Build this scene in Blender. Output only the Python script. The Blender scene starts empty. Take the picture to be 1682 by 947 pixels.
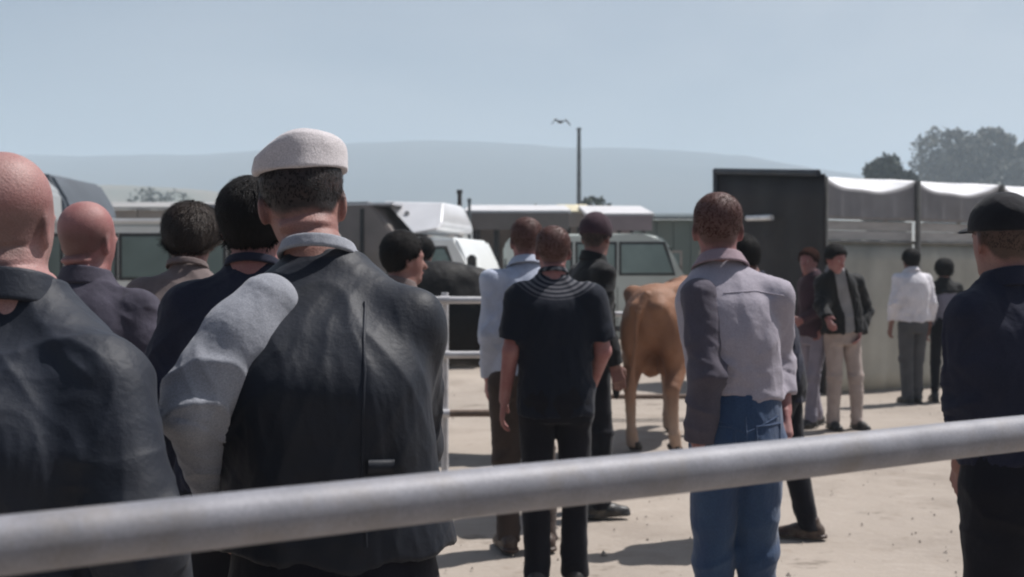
import bpy, bmesh, math, random
import numpy as np
from mathutils import Vector, Matrix
R = math.radians
random.seed(4); rng = np.random.default_rng(11)
sc = bpy.context.scene

# ------------------------------------------------------------------ camera, light, exposure
F, CAMZ, HY, CX = 1803.0, 1.46, 450.0, 841.0          # focal length in photo pixels, eye height, horizon row
cam_d = bpy.data.cameras.new('camera'); cam = bpy.data.objects.new('camera', cam_d)
sc.collection.objects.link(cam); sc.camera = cam
cam.location = (0, 0, CAMZ); cam.rotation_euler = (R(90), 0, 0)
cam_d.sensor_width = 36; cam_d.lens = 36 * F / 1682
cam_d.shift_y = -(473.5 - HY) / 1682
cam_d.clip_start = .05; cam_d.clip_end = 20000
cam_d.dof.use_dof = True; cam_d.dof.focus_distance = 2.4; cam_d.dof.aperture_fstop = 5.0

SUN_AZ, SUN_EL = R(64), R(60)
sun_d = bpy.data.lights.new('sun', 'SUN'); sun = bpy.data.objects.new('sun', sun_d)
sc.collection.objects.link(sun)
sun_d.energy = 5.0; sun_d.angle = R(.6); sun_d.color = (1, .965, .935)
S = Vector((math.sin(SUN_AZ)*math.cos(SUN_EL), math.cos(SUN_AZ)*math.cos(SUN_EL), math.sin(SUN_EL)))
sun.rotation_euler = S.to_track_quat('Z', 'Y').to_euler(); sun.location = (20, 10, 30)

w = bpy.data.worlds.new('World'); sc.world = w; w.use_nodes = True
def build_world():
    nt = w.node_tree; N = nt.nodes; L = nt.links; N.clear()
    out = N.new('ShaderNodeOutputWorld'); bg = N.new('ShaderNodeBackground'); bg.inputs[1].default_value = .055
    sky = N.new('ShaderNodeTexSky'); sky.sky_type = 'NISHITA'; sky.sun_disc = False
    sky.sun_elevation = SUN_EL; sky.sun_rotation = SUN_AZ
    sky.air_density = 1.0; sky.dust_density = 2.2; sky.ozone_density = 1.0; sky.altitude = 0
    co = N.new('ShaderNodeTexCoord')
    mp = N.new('ShaderNodeMapping'); mp.inputs['Scale'].default_value = (1.2, 1.2, 3.0)
    n1 = N.new('ShaderNodeTexNoise'); n1.inputs['Scale'].default_value = 1.7; n1.inputs['Detail'].default_value = 7
    n1.inputs['Roughness'].default_value = .48; n1.inputs['Distortion'].default_value = .2
    mr = N.new('ShaderNodeMapRange'); mr.inputs['From Min'].default_value = .34; mr.inputs['From Max'].default_value = .70
    # the cloud bank lies towards the sun (to the right)
    dp = N.new('ShaderNodeVectorMath'); dp.operation = 'DOT_PRODUCT'; dp.inputs[1].default_value = (.72, .66, .15)
    mr2 = N.new('ShaderNodeMapRange'); mr2.inputs['From Min'].default_value = .25; mr2.inputs['From Max'].default_value = .95
    mr2.inputs['To Min'].default_value = .05; mr2.inputs['To Max'].default_value = 1.0
    mu = N.new('ShaderNodeMath'); mu.operation = 'MULTIPLY'
    mix = N.new('ShaderNodeMix'); mix.data_type = 'RGBA'
    mix.inputs['B'].default_value = (9.0, 9.2, 9.7, 1)
    L.new(co.outputs['Generated'], mp.inputs['Vector']); L.new(mp.outputs[0], n1.inputs['Vector'])
    L.new(co.outputs['Generated'], dp.inputs[0]); L.new(dp.outputs['Value'], mr2.inputs['Value'])
    L.new(n1.outputs['Fac'], mr.inputs['Value']); L.new(mr.outputs[0], mu.inputs[0]); L.new(mr2.outputs[0], mu.inputs[1])
    L.new(mu.outputs[0], mix.inputs['Factor']); L.new(sky.outputs[0], mix.inputs['A'])
    L.new(mix.outputs['Result'], bg.inputs[0]); L.new(bg.outputs[0], out.inputs[0])
build_world()
sc.view_settings.view_transform = 'Standard'; sc.view_settings.look = 'None'
sc.view_settings.gamma = 1; sc.view_settings.use_curve_mapping = False
sc.view_settings.exposure = 0.30
sc.cycles.use_denoising = True
sc.cycles.volume_bounces = 3; sc.cycles.max_bounces = 6
sc.cycles.filter_width = 2.0

def at(px, py, Y):
    return Vector(((px - CX) / F * Y, Y, CAMZ - (py - HY) / F * Y))
def PX(px, Y): return (px - CX) / F * Y
def PZ(py, Y): return CAMZ - (py - HY) / F * Y

# ------------------------------------------------------------------ object helpers
C = sc.collection
def empty(name, loc, rz=0, label=None, cat=None, group=None):
    o = bpy.data.objects.new(name, None); C.objects.link(o); o.empty_display_size = .2
    o.location = loc; o.rotation_euler = (0, 0, rz)
    tag(o, label, cat, group); return o
def tag(o, label=None, cat=None, group=None, kind=None):
    if label: o['label'] = label
    if cat: o['category'] = cat
    if group: o['group'] = group
    if kind: o['kind'] = kind
    return o
def link_mesh(name, me, mat, parent=None, smooth=False):
    if mat is not None: me.materials.append(mat)
    o = bpy.data.objects.new(name, me); C.objects.link(o)
    if parent is not None: o.parent = parent
    if smooth:
        me.polygons.foreach_set('use_smooth', np.ones(len(me.polygons), bool))
    return o
def mesh_np(name, V, Q, mat, parent=None, smooth=True):
    """vertices (n,3), faces (m,3 or 4)"""
    me = bpy.data.meshes.new(name); V = np.asarray(V, np.float32); Q = np.asarray(Q, np.int32)
    k = Q.shape[1]
    me.vertices.add(len(V)); me.vertices.foreach_set('co', V.ravel())
    me.loops.add(Q.size); me.loops.foreach_set('vertex_index', Q.ravel())
    me.polygons.add(len(Q)); me.polygons.foreach_set('loop_start', np.arange(0, Q.size, k, dtype=np.int32))
    me.update(calc_edges=True)
    return link_mesh(name, me, mat, parent, smooth)
def bm_obj(name, bm, mat, parent=None, smooth=False, bevel=0, seg=2):
    if bevel:
        bmesh.ops.bevel(bm, geom=bm.edges[:], offset=bevel, segments=seg, affect='EDGES', clamp_overlap=True)
    bmesh.ops.recalc_face_normals(bm, faces=bm.faces[:])
    me = bpy.data.meshes.new(name); bm.to_mesh(me); bm.free()
    o = link_mesh(name, me, mat, parent)
    if smooth:
        me.polygons.foreach_set('use_smooth', np.ones(len(me.polygons), bool))
        try: me.set_sharp_from_angle(angle=R(40))
        except Exception: pass
    return o
def box(bm, x0, x1, y0, y1, z0, z1):
    vs = [bm.verts.new(p) for p in [(x0,y0,z0),(x1,y0,z0),(x1,y1,z0),(x0,y1,z0),(x0,y0,z1),(x1,y0,z1),(x1,y1,z1),(x0,y1,z1)]]
    for f in ((0,3,2,1),(4,5,6,7),(0,1,5,4),(1,2,6,5),(2,3,7,6),(3,0,4,7)): bm.faces.new([vs[i] for i in f])
def tube(bm, pts, r, seg=12, cap=True):
    pts = [Vector(p) for p in pts]; rings = []
    rr = r if isinstance(r, (list, tuple)) else [r]*len(pts)
    up = None
    for i, p in enumerate(pts):
        d = (pts[min(i+1, len(pts)-1)] - pts[max(i-1, 0)]).normalized()
        if up is None: up = Vector((0, 0, 1)) if abs(d.z) < .9 else Vector((1, 0, 0))
        a = d.cross(up).normalized(); b = a.cross(d).normalized(); up = b
        rings.append([bm.verts.new(p + (a*math.cos(t) + b*math.sin(t))*rr[i]) for t in [2*math.pi*k/seg for k in range(seg)]])
    for A, B in zip(rings, rings[1:]):
        for k in range(seg): bm.faces.new((A[k], A[(k+1) % seg], B[(k+1) % seg], B[k]))
    if cap:
        bm.faces.new(rings[0][::-1]); bm.faces.new(rings[-1])
def prism(bm, prof, y0, y1):
    """profile of (x,z) points extruded from y0 to y1"""
    A = [bm.verts.new((x, y0, z)) for x, z in prof]; B = [bm.verts.new((x, y1, z)) for x, z in prof]
    n = len(prof)
    for i in range(n): bm.faces.new((A[i], A[(i+1) % n], B[(i+1) % n], B[i]))
    bm.faces.new(A[::-1]); bm.faces.new(B)

# ------------------------------------------------------------------ materials
def mat(name, col, rough=.8, metal=0, var=.25, vscale=6, bump=0, bscale=60, sheen=0, spec=.5, sss=0, col2=None, stretch=None, fine=0, coat=0, wear=0, crease=0, scalp=False):
    m = bpy.data.materials.new(name); m.use_nodes = True
    nt = m.node_tree; N = nt.nodes; L = nt.links; p = N['Principled BSDF']
    p.inputs['Roughness'].default_value = rough; p.inputs['Metallic'].default_value = metal
    p.inputs['Specular IOR Level'].default_value = spec
    if sheen: p.inputs['Sheen Weight'].default_value = sheen; p.inputs['Sheen Roughness'].default_value = .5
    if coat: p.inputs['Coat Weight'].default_value = coat; p.inputs['Coat Roughness'].default_value = .15
    if sss:
        p.inputs['Subsurface Weight'].default_value = sss; p.inputs['Subsurface Radius'].default_value = (.012, .005, .003)
        p.inputs['Subsurface Scale'].default_value = 1.0
    co = N.new('ShaderNodeTexCoord')
    mp = N.new('ShaderNodeMapping'); L.new(co.outputs['Object'], mp.inputs['Vector'])
    if stretch: mp.inputs['Scale'].default_value = stretch
    n = N.new('ShaderNodeTexNoise'); n.inputs['Scale'].default_value = vscale; n.inputs['Detail'].default_value = 6
    L.new(mp.outputs[0], n.inputs['Vector'])
    r = N.new('ShaderNodeMapRange'); r.inputs['From Min'].default_value = .3; r.inputs['From Max'].default_value = .7
    L.new(n.outputs['Fac'], r.inputs['Value'])
    mx = N.new('ShaderNodeMix'); mx.data_type = 'RGBA'
    c = Vector(col); d = Vector(col2) if col2 else c*(1-var)
    if not col2: c = c*(1+var*.6)
    mx.inputs['A'].default_value = (*c, 1); mx.inputs['B'].default_value = (*d, 1)
    L.new(r.outputs[0], mx.inputs['Factor'])
    last = mx.outputs['Result']
    if fine:                                                     # fine salt-and-pepper grain in the weave or the paint
        n3 = N.new('ShaderNodeTexNoise'); n3.inputs['Scale'].default_value = 380; n3.inputs['Detail'].default_value = 3
        L.new(mp.outputs[0], n3.inputs['Vector'])
        m3 = N.new('ShaderNodeMix'); m3.data_type = 'RGBA'; m3.blend_type = 'MULTIPLY'; m3.inputs['Factor'].default_value = fine
        rr = N.new('ShaderNodeMapRange'); rr.inputs['From Min'].default_value = .3; rr.inputs['From Max'].default_value = .7
        rr.inputs['To Min'].default_value = .45; rr.inputs['To Max'].default_value = 1.4
        L.new(n3.outputs['Fac'], rr.inputs['Value']); L.new(last, m3.inputs['A']); L.new(rr.outputs[0], m3.inputs['B'])
        last = m3.outputs['Result']
    if wear:                                                     # dust and grime blotches
        n4 = N.new('ShaderNodeTexNoise'); n4.inputs['Scale'].default_value = vscale*.6; n4.inputs['Detail'].default_value = 9
        n4.inputs['Roughness'].default_value = .7; L.new(mp.outputs[0], n4.inputs['Vector'])
        r4 = N.new('ShaderNodeMapRange'); r4.inputs['From Min'].default_value = .5; r4.inputs['From Max'].default_value = .68
        r4.inputs['To Max'].default_value = wear; L.new(n4.outputs['Fac'], r4.inputs['Value'])
        m4 = N.new('ShaderNodeMix'); m4.data_type = 'RGBA'; m4.inputs['B'].default_value = (.2, .165, .125, 1)
        L.new(r4.outputs[0], m4.inputs['Factor']); L.new(last, m4.inputs['A']); last = m4.outputs['Result']
    if scalp:                                                    # cropped hair showing as a soft shadow on the skin
        at_ = N.new('ShaderNodeAttribute'); at_.attribute_name = 'scalp'; m5 = N.new('ShaderNodeMix'); m5.data_type = 'RGBA'
        L.new(at_.outputs['Alpha'], m5.inputs['Factor']); L.new(last, m5.inputs['A']); L.new(at_.outputs['Color'], m5.inputs['B']); last = m5.outputs['Result']
    L.new(last, p.inputs['Base Color'])
    if bump:
        n2 = N.new('ShaderNodeTexNoise'); n2.inputs['Scale'].default_value = bscale; n2.inputs['Detail'].default_value = 5
        L.new(mp.outputs[0], n2.inputs['Vector'])
        b = N.new('ShaderNodeBump'); b.inputs['Strength'].default_value = bump; b.inputs['Distance'].default_value = .01
        L.new(n2.outputs['Fac'], b.inputs['Height']); L.new(b.outputs[0], p.inputs['Normal'])
        if crease:                                               # soft creases of worn cloth
            mp2 = N.new('ShaderNodeMapping'); mp2.inputs['Rotation'].default_value = (.3, .5, .9); mp2.inputs['Scale'].default_value = (1.6, 1.2, .6); L.new(co.outputs['Object'], mp2.inputs[0])
            n6 = N.new('ShaderNodeTexNoise'); n6.noise_type = 'RIDGED_MULTIFRACTAL'; n6.inputs['Scale'].default_value = 7; n6.inputs['Detail'].default_value = 2.5; n6.inputs['Distortion'].default_value = 1.1
            L.new(mp2.outputs[0], n6.inputs['Vector']); b2 = N.new('ShaderNodeBump'); b2.inputs['Strength'].default_value = crease; b2.inputs['Distance'].default_value = .012
            L.new(n6.outputs['Fac'], b2.inputs['Height']); L.new(b2.outputs[0], b.inputs['Normal'])
    m['base'] = 1
    return m

def cloth(name, col, rough=.85, bump=.25, sheen=.08, var=.2, fine=.4, spec=.12):
    return mat(name, col, rough, var=var, vscale=7, bump=bump, bscale=45, sheen=sheen, fine=fine, spec=spec, crease=.22)

# ------------------------------------------------------------------ numpy noise
def _h(ix, iy, iz):
    with np.errstate(over='ignore'):
        n = ix.astype(np.uint32)*np.uint32(374761393) + iy.astype(np.uint32)*np.uint32(668265263) + iz.astype(np.uint32)*np.uint32(2147483647)
        n = (n ^ (n >> np.uint32(13))) * np.uint32(1274126177)
        n = n ^ (n >> np.uint32(16))
    return (n & np.uint32(0xffff)).astype(np.float32) / 65535.0
def vnoise(p):
    """smooth value noise in 0..1 for (n,3) points"""
    i = np.floor(p).astype(np.int64); f = (p - i).astype(np.float32); f = f*f*f*(f*(f*6-15)+10)
    o = 0
    for dx in (0, 1):
        for dy in (0, 1):
            for dz in (0, 1):
                wgt = (f[:,0] if dx else 1-f[:,0])*(f[:,1] if dy else 1-f[:,1])*(f[:,2] if dz else 1-f[:,2])
                o = o + wgt*_h(i[:,0]+dx, i[:,1]+dy, i[:,2]+dz)
    return o
def fbm(p, oct=4):
    a, s, t = 1.0, 0, 0
    for k in range(oct):
        s = s + a*vnoise(p*2.0**k + 17.3*k); t += a; a *= .5
    return s/t
def ridge(p):
    return 1 - np.abs(2*vnoise(p) - 1)

# ------------------------------------------------------------------ implicit surfaces -> mesh
def smin(a, b, k):
    h = np.clip(.5 + .5*(b-a)/k, 0, 1); return b + (a-b)*h - k*h*(1-h)
def smax(a, b, k): return -smin(-a, -b, k)
def cap(p, a, b, ra, rb):
    a = np.asarray(a, np.float32); b = np.asarray(b, np.float32); ba = b-a; pa = p-a
    t = np.clip((pa@ba)/max(float(ba@ba), 1e-9), 0, 1)
    d = pa - t[:,None]*ba
    return np.sqrt((d*d).sum(1)) - (ra + (rb-ra)*t)
def ell(p, c, r):
    q = p - np.asarray(c, np.float32); r = np.asarray(r, np.float32)
    k0 = np.sqrt(((q/r)**2).sum(1)); k1 = np.sqrt(((q/(r*r))**2).sum(1)) + 1e-9
    return k0*(k0-1)/k1
def sdf_mesh(f, lo, hi, h, B=8, newton=2):
    lo = np.asarray(lo, np.float32); hi = np.asarray(hi, np.float32)
    nb = np.maximum(1, np.ceil(((hi-lo)/h + 2)/B).astype(int)); n = nb*B
    bi = np.stack(np.meshgrid(*[np.arange(k) for k in nb], indexing='ij'), -1).reshape(-1, 3)
    bd = f((lo + (bi*B + (B-1)/2)*h).astype(np.float32))
    act = np.abs(bd) < B*h*.87*1.55
    D6 = np.repeat(bd.astype(np.float32), B**3).reshape(-1, B, B, B)
    off = np.stack(np.meshgrid(*[np.arange(B)]*3, indexing='ij'), -1).reshape(-1, 3)
    ai = np.nonzero(act)[0]
    for s in range(0, len(ai), 500):
        a = ai[s:s+500]
        P = (lo + (bi[a][:,None,:]*B + off[None])*h).reshape(-1, 3).astype(np.float32)
        D6[a] = f(P).reshape(-1, B, B, B)
    D = D6.reshape(*nb, B, B, B).transpose(0, 3, 1, 4, 2, 5).reshape(n)
    I = D < 0
    s = np.zeros(n-1, np.int8)
    for dx in (0, 1):
        for dy in (0, 1):
            for dz in (0, 1):
                s += I[dx:n[0]-1+dx, dy:n[1]-1+dy, dz:n[2]-1+dz]
    m = (s > 0) & (s < 8)
    cells = np.argwhere(m); idm = np.full(n-1, -1, np.int32); idm[m] = np.arange(len(cells))
    acc = np.zeros((len(cells), 3), np.float32); cnt = np.zeros(len(cells), np.float32)
    cor = [(0,0,0),(1,0,0),(0,1,0),(1,1,0),(0,0,1),(1,0,1),(0,1,1),(1,1,1)]
    dv = [D[cells[:,0]+c[0], cells[:,1]+c[1], cells[:,2]+c[2]] for c in cor]
    for i in range(8):
        for j in range(i+1, 8):
            if sum(abs(cor[i][k]-cor[j][k]) for k in range(3)) != 1: continue
            a, b = dv[i], dv[j]; x = (a < 0) != (b < 0)
            t = np.where(x, a/np.where(x, a-b, 1), 0)[:,None]
            acc += np.where(x[:,None], np.array(cor[i]) + t*(np.array(cor[j])-np.array(cor[i])), 0); cnt += x
    V = (lo + (cells + acc/cnt[:,None])*h).astype(np.float32)
    Q = []
    for ax in range(3):
        sl0 = [slice(0, n[k]) for k in range(3)]; sl1 = list(sl0)
        sl0[ax] = slice(0, n[ax]-1); sl1[ax] = slice(1, n[ax])
        a, b = I[tuple(sl0)], I[tuple(sl1)]
        e = np.argwhere(a != b); u, v = (ax+1) % 3, (ax+2) % 3
        e = e[(e[:,u] > 0) & (e[:,v] > 0) & (e[:,u] < n[u]-1) & (e[:,v] < n[v]-1)]
        q = []
        for du, dvv in ((1,1),(0,1),(0,0),(1,0)):
            c = e.copy(); c[:,u] -= du; c[:,v] -= dvv; q.append(idm[c[:,0], c[:,1], c[:,2]])
        q = np.stack(q, 1); ins = a[e[:,0], e[:,1], e[:,2]]
        q[~ins] = q[~ins][:,::-1]; Q.append(q)
    Q = np.concatenate(Q)
    for _ in range(newton):
        g = grad(f, V); d = f(V); gl = (g*g).sum(1) + 1e-6
        V = V - np.clip(d/gl, -h, h)[:,None]*g
    return V, Q
def grad(f, V, e=.002):
    k = np.array([[1,-1,-1],[-1,-1,1],[-1,1,-1],[1,1,1]], np.float32)
    g = 0
    for i in range(4): g = g + k[i]*f((V + k[i]*e).astype(np.float32))[:,None]
    return (g/(4*e)).astype(np.float32)
def unit(g): return g/(np.sqrt((g*g).sum(1, keepdims=True)) + 1e-9)
class Loft:
    """elliptic sections stacked along z: rows of (z, half-width, half-depth, cy)"""
    def __init__(s, rows, cx=lambda z: 0*z, cy=lambda z: 0*z, pw=2.0):
        rows = np.array(rows, np.float32); zz = np.linspace(rows[0,0], rows[-1,0], 160)
        s.z = zz; s.t = []
        for k in (1, 2, 3):
            y = np.interp(zz, rows[:,0], rows[:,k]); ker = np.hanning(15); ker /= ker.sum()
            y = np.convolve(np.pad(y, 7, 'edge'), ker, 'valid'); s.t.append(y)
        s.cx, s.cy, s.pw = cx, cy, pw; s.zr = (rows[0,0], rows[-1,0])
    def __call__(s, p, grow=0.0):
        z = np.clip(p[:,2], *s.zr)
        a = np.interp(z, s.z, s.t[0]) + grow; b = np.interp(z, s.z, s.t[1]) + grow
        x = p[:,0] - s.cx(z); y = p[:,1] - np.interp(z, s.z, s.t[2]) - s.cy(z)
        if s.pw == 2.0:
            k0 = np.sqrt((x/a)**2 + (y/b)**2); k1 = np.sqrt((x/a**2)**2 + (y/b**2)**2) + 1e-9
        else:
            k0 = ((np.abs(x/a))**s.pw + (np.abs(y/b))**s.pw)**(1/s.pw)
            k1 = np.sqrt((x/a**2)**2 + (y/b**2)**2) + 1e-9; kk = np.sqrt((x/a)**2 + (y/b)**2) + 1e-9; k1 = k1*k0/kk
        d = np.where(k0 < 1e-3, -np.minimum(a, b), k0*(k0-1)/k1)
        d = np.maximum(d, -np.minimum(a, b))
        return smax(d, np.abs(p[:,2] - (s.zr[0]+s.zr[1])/2) - (s.zr[1]-s.zr[0])/2, .012)
# ------------------------------------------------------------------ people
def sst(x): x = np.clip(x, 0, 1); return x*x*(3-2*x)
def rotm(yaw, pitch, roll):
    return np.array(Matrix.Rotation(yaw, 3, 'Z') @ Matrix.Rotation(-pitch, 3, 'X') @ Matrix.Rotation(roll, 3, 'Y'), np.float32)
def hand_caps(W, u, t, curl, sc_=1.0):
    u = np.array(u)/np.linalg.norm(u); t = np.array(t) - np.dot(t, u)*u; t /= np.linalg.norm(t); out = []
    def nrm(side): return side
    return u, t
FLATCAP = Loft([(.10,.096,.112,0),(.16,.099,.116,0),(.20,.102,.120,0),(.216,.102,.120,.002),(.232,.093,.108,.004),(.244,.062,.075,.006),(.252,.02,.03,.006)])
class Person:
    """every number in body coordinates: feet at z=0, facing +Y, 1.75 m tall"""
    def __init__(s, **k):
        s.k = k; g = k.get
        s.lean = np.array(g('lean', (0, 0)), np.float32)
        sh = lambda z: sst((np.asarray(z)-.95)/.58)
        s.cx = lambda z: s.lean[0]*sh(z); s.hu = g('hunch', .045); s.hz0, s.hzw = g('hw', (1.20, .36)); s.cy = lambda z: s.lean[1]*sh(z) + s.hu*sst((np.asarray(z)-s.hz0)/s.hzw)
        s.W, s.Dp = g('w', 1.0), g('dp', 1.0)
        lx, ly = s.lean
        def dflt(sd): return ((sd*.166*s.W**.7 + lx*.85, ly*.85-.005+s.hu*.5, 1.400), (sd*.230*s.W + lx*.5, -.015+ly*.4, 1.14), (sd*.235*s.W, .06, .885))
        s.arm = {-1: g('armL') or dflt(-1), 1: g('armR') or dflt(1)}
        s.foot = {-1: g('footL') or (-.095, -.02), 1: g('footR') or (.095, .02)}
        s.piv = np.array((lx + g('hx', 0), ly + s.hu + g('hy', 0), 1.52 + g('hz', 0)), np.float32)
        s.hr = rotm(R(g('yaw', 0)), R(g('pitch', 0)), R(g('roll', 0)))
        s.curl = g('curl', .5); s.nk = g('neck', .056); s.hs = g('head', 1.0)
    def hl(s, p): return ((p - s.piv) @ s.hr)/s.hs                    # world -> head coordinates
    def skull(s, q, ears=True):
        d = ell(q, (0, -.010, .132), (.077, .096, .100))
        qa = np.concatenate([np.abs(q[:,0:1]), q[:,1:]], 1); d = smin(d, np.sqrt(((qa-np.array((.021, -.022, .156), np.float32))**2).sum(1))-.058, .035)
        d = smin(d, ell(q, (0, .030, .078), (.061, .066, .090)), .03)
        d = smin(d, ell(q, (0, .056, .006), (.034, .034, .028)), .03)
        d = smin(d, cap(q, (0, .090, .100), (0, .112, .066), .008, .013), .012)
        d = smin(d, ell(q, (0, .080, .119), (.050, .016, .011)), .014)
        d = smin(d, ell(q, (0, .090, .037), (.023, .012, .009)), .006)
        d = smax(d, -ell(q, (0, .106, .037), (.020, .012, .0022)), .004)
        x = np.abs(q[:,0:1]); qs = np.concatenate([x, q[:,1:]], 1)
        d = smax(d, -(np.sqrt(((qs-np.array((.031, .101, .104), np.float32))**2).sum(1)) - .0145), .012)
        if ears:
            e = qs - np.array((.079, -.006, .094), np.float32); c_, s_ = math.cos(.42), math.sin(.42)
            e = np.stack([e[:,0]*c_ + e[:,1]*s_, -e[:,0]*s_ + e[:,1]*c_, e[:,2]], 1)
            ed = ell(e, (0, 0, 0), (.0085, .021, .034)); ed = smax(ed, -ell(e, (.010, .004, .002), (.006, .011, .020)), .005)
            d = smin(d, ed, .008)
        return d*s.hs
    def head(s, p):
        q = s.hl(p); d = s.skull(q); lx, ly = s.lean[0], s.lean[1] + s.hu*.8
        n = cap(p, (lx*.9, ly*.9-.012, 1.44), tuple(s.piv + s.hr @ np.array((0, -.012, .085), np.float32)), s.nk+.006, s.nk)
        d = smin(d, n, .03)
        if s.k.get('rolls'):                                        # creases of a thick nape
            d = smin(d, ell(q, (0, -.058, .035), (.052, .030, .016)), .012); d = smin(d, ell(q, (0, -.050, -.002), (.058, .034, .018)), .012)
            for zc, wd_ in ((.052, .005), (.018, .006), (-.016, .006)): d = d + .0032*np.exp(-((q[:,2]-zc-3.0*q[:,0]**2-.004*np.sin(q[:,0]*55))/wd_)**2)*sst((-.02-q[:,1])/.03)
        return d
    def hand(s, sd):
        W = np.array(s.arm[sd][2]); E = np.array(s.arm[sd][1]); u = W-E; u /= np.linalg.norm(u)
        n = np.array(s.k.get('palmL' if sd < 0 else 'palmR') or (-sd, 0, 0), float); n -= n@u*u; n /= np.linalg.norm(n)
        t = np.cross(u, n)*sd; t /= np.linalg.norm(t)
        if t[1] < 0 and not s.k.get('palmL'): t = -t
        o = []; ks = (.032, .011, -.010, -.030); Ls = (.070, .079, .073, .057)
        for kx, Lf in zip(ks, Ls):
            k = W + u*.092 + t*kx; o.append((W + u*.01 + t*kx*.55, k, .0155, .0125)); a = k; ang = 0
            for fr, dc in zip((.45, .31, .24), (.45, .75, .55)):
                ang += dc*s.curl*(1.15 - 4*kx); b = a + (u*math.cos(ang) + n*math.sin(ang))*Lf*fr
                o.append((a, b, .0098 if fr > .4 else .0088, .0085)); a = b
        b0 = W + u*.022 + t*.026; b1 = b0 + (.66*u + .68*t + .32*n)*.044; b2 = b1 + (.9*u + .15*t + .4*n)*.034
        o += [(b0, b1, .0140, .0115), (b1, b2, .0112, .0088)]
        return o, W + u*.08
    def body(s, p):
        d = Loft([(.80,.13,.09,0),(.95,.145,.10,0),(1.08,.135,.09,0),(1.25,.148,.098,0),(1.40,.150,.08,-.01),(1.46,.095,.065,-.01),(1.53,.052,.055,-.01)], s.cx, s.cy)(p)
        d = smin(d, s.head(p), .03)
        for sd in (-1, 1):
            S_, E, W = s.arm[sd]
            d = smin(d, cap(p, S_, E, .050, .042), .03); d = smin(d, cap(p, E, W, .043, .027), .012)
            hc, ctr = s.hand(sd); r = np.sqrt(((p-ctr)**2).sum(1)); m = r < .17
            hd = r - .10
            if m.any():
                pm = p[m]; h_ = None
                for a, b, ra, rb in hc:
                    c_ = cap(pm, a, b, ra, rb); h_ = c_ if h_ is None else smin(h_, c_, .006)
                hd = hd.copy(); hd[m] = h_
            d = smin(d, hd, .010)
            fx, fy = s.foot[sd]
            d = smin(d, cap(p, (sd*.085, 0, .90), (sd*.09*.4+fx*.6, fy*.5+.015, .49), .075, .050), .03)
            d = smin(d, cap(p, (sd*.09*.4+fx*.6, fy*.5+.015, .49), (fx, fy, .08), .050, .034), .02)
            d = smin(d, cap(p, (fx, fy-.03, .055), (fx*1.12, fy+.13, .035), .032, .022), .02)
        return d
    # ---- clothes
    def top(s, c):
        hem = c.get('hem', .86); W, Dp = s.W, s.Dp; bel = c.get('belly', 0); A = c.get('flare', 0)
        rows = [(hem-.06,.182+A,.132+A*.6,.005+bel*.4),(.95,.180+A*.7,.132+A*.4,.005+bel*.6),(1.08,.170+A*.4,.124+bel*.6,.010+bel),(1.25,.182,.126+bel*.2,-.006),
                (1.37,.183,.118,-.018),(1.425,.160,.100,-.018),(1.472,.108,.082,-.014),(1.505,.076,.070,-.010),(1.53,.066,.064,-.008)]
        if hem > .9: rows = [(hem-.06,.178+A,.130+bel*.5,.005+bel*.8)] + [r for r in rows if r[0] > hem+.02]
        rows = [(z, a*W, b*Dp, y) for z, a, b, y in rows]
        tor = Loft(rows, s.cx, s.cy, c.get('pw', 2.25)); g = c.get('grow', 0)
        slv = c.get('sleeve', 'long'); sr = c.get('sr', (.068, .062, .052)); nz = c.get('neckz', 1.525)
        lx, ly = s.lean[0], s.lean[1] + s.hu*.8
        def f(p):
            d = tor(p, g); z = p[:,2]
            if slv:
                for sd in (-1, 1):
                    if sd not in c.get('sides', (-1, 1)): continue
                    S_, E, Wr = [np.array(v) for v in s.arm[sd]]
                    d = smin(d, cap(p, (lx*.9+sd*.045, ly*.9-.014, 1.462), S_, .036, sr[0]*.9), .035)
                    if slv == 'cap':
                        a = cap(p, S_, S_ + (E-S_)*.12, sr[0]*1.05, sr[0]); a = smax(a, (p-(S_+(E-S_)*.10))@((E-S_)/np.linalg.norm(E-S_)), .01)
                        d = smin(d, a, .05)
                    elif slv == 'short':
                        u = (E-S_)/np.linalg.norm(E-S_); a = cap(p, S_, E, sr[0]*1.02, sr[1]*1.1)
                        d = smin(d, smax(a, (p-(S_+(E-S_)*c.get('slen', .72)))@u, .006), .04)
                    else:
                        a = smin(cap(p, S_, E, sr[0], sr[1]), cap(p, E, Wr, sr[1], sr[2]), .02)
                        u = (Wr-E)/np.linalg.norm(Wr-E)
                        d = smin(d, smax(a, (p-(E+(Wr-E)*c.get('slen', 1.0)))@u, .006), .042)
            hemz = hem + .010*np.sin(p[:,0]*17+2*s.k.get('seed', 0)) + .006*np.sin(p[:,0]*41+p[:,1]*30)
            d = smax(d, hemz - z, .008)
            if c.get('open'): d = np.maximum(d, -np.maximum(np.abs(p[:,0]-s.cx(z))-c['open'], -p[:,1]))
            return smax(d, z + .22*(p[:,1]-ly) - nz - .004, .008)
        f.tor = tor; return f
    def sleeve(s, sd, sr, slen=1.0):
        S_, E, Wr = [np.array(v) for v in s.arm[sd]]; u = (Wr-E)/np.linalg.norm(Wr-E)
        def f(p):
            a = smin(cap(p, S_, E, sr[0], sr[1]), cap(p, E, Wr, sr[1], sr[2]), .03)
            if len(sr) > 3:                                          # a loose sleeve, fullest half way down the upper arm
                m1 = S_+(E-S_)*.38; m2 = S_+(E-S_)*.72
                a = smin(smin(smin(cap(p, S_, m1, sr[0], sr[3]), cap(p, m1, m2, sr[3], sr[3]*.98), .02), cap(p, m2, E, sr[3]*.98, sr[1]), .02), cap(p, E, Wr, sr[1], sr[2]), .025)
            return smax(a, (p-(E+(Wr-E)*slen))@u, .006)
        f.tor = None; return f
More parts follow.
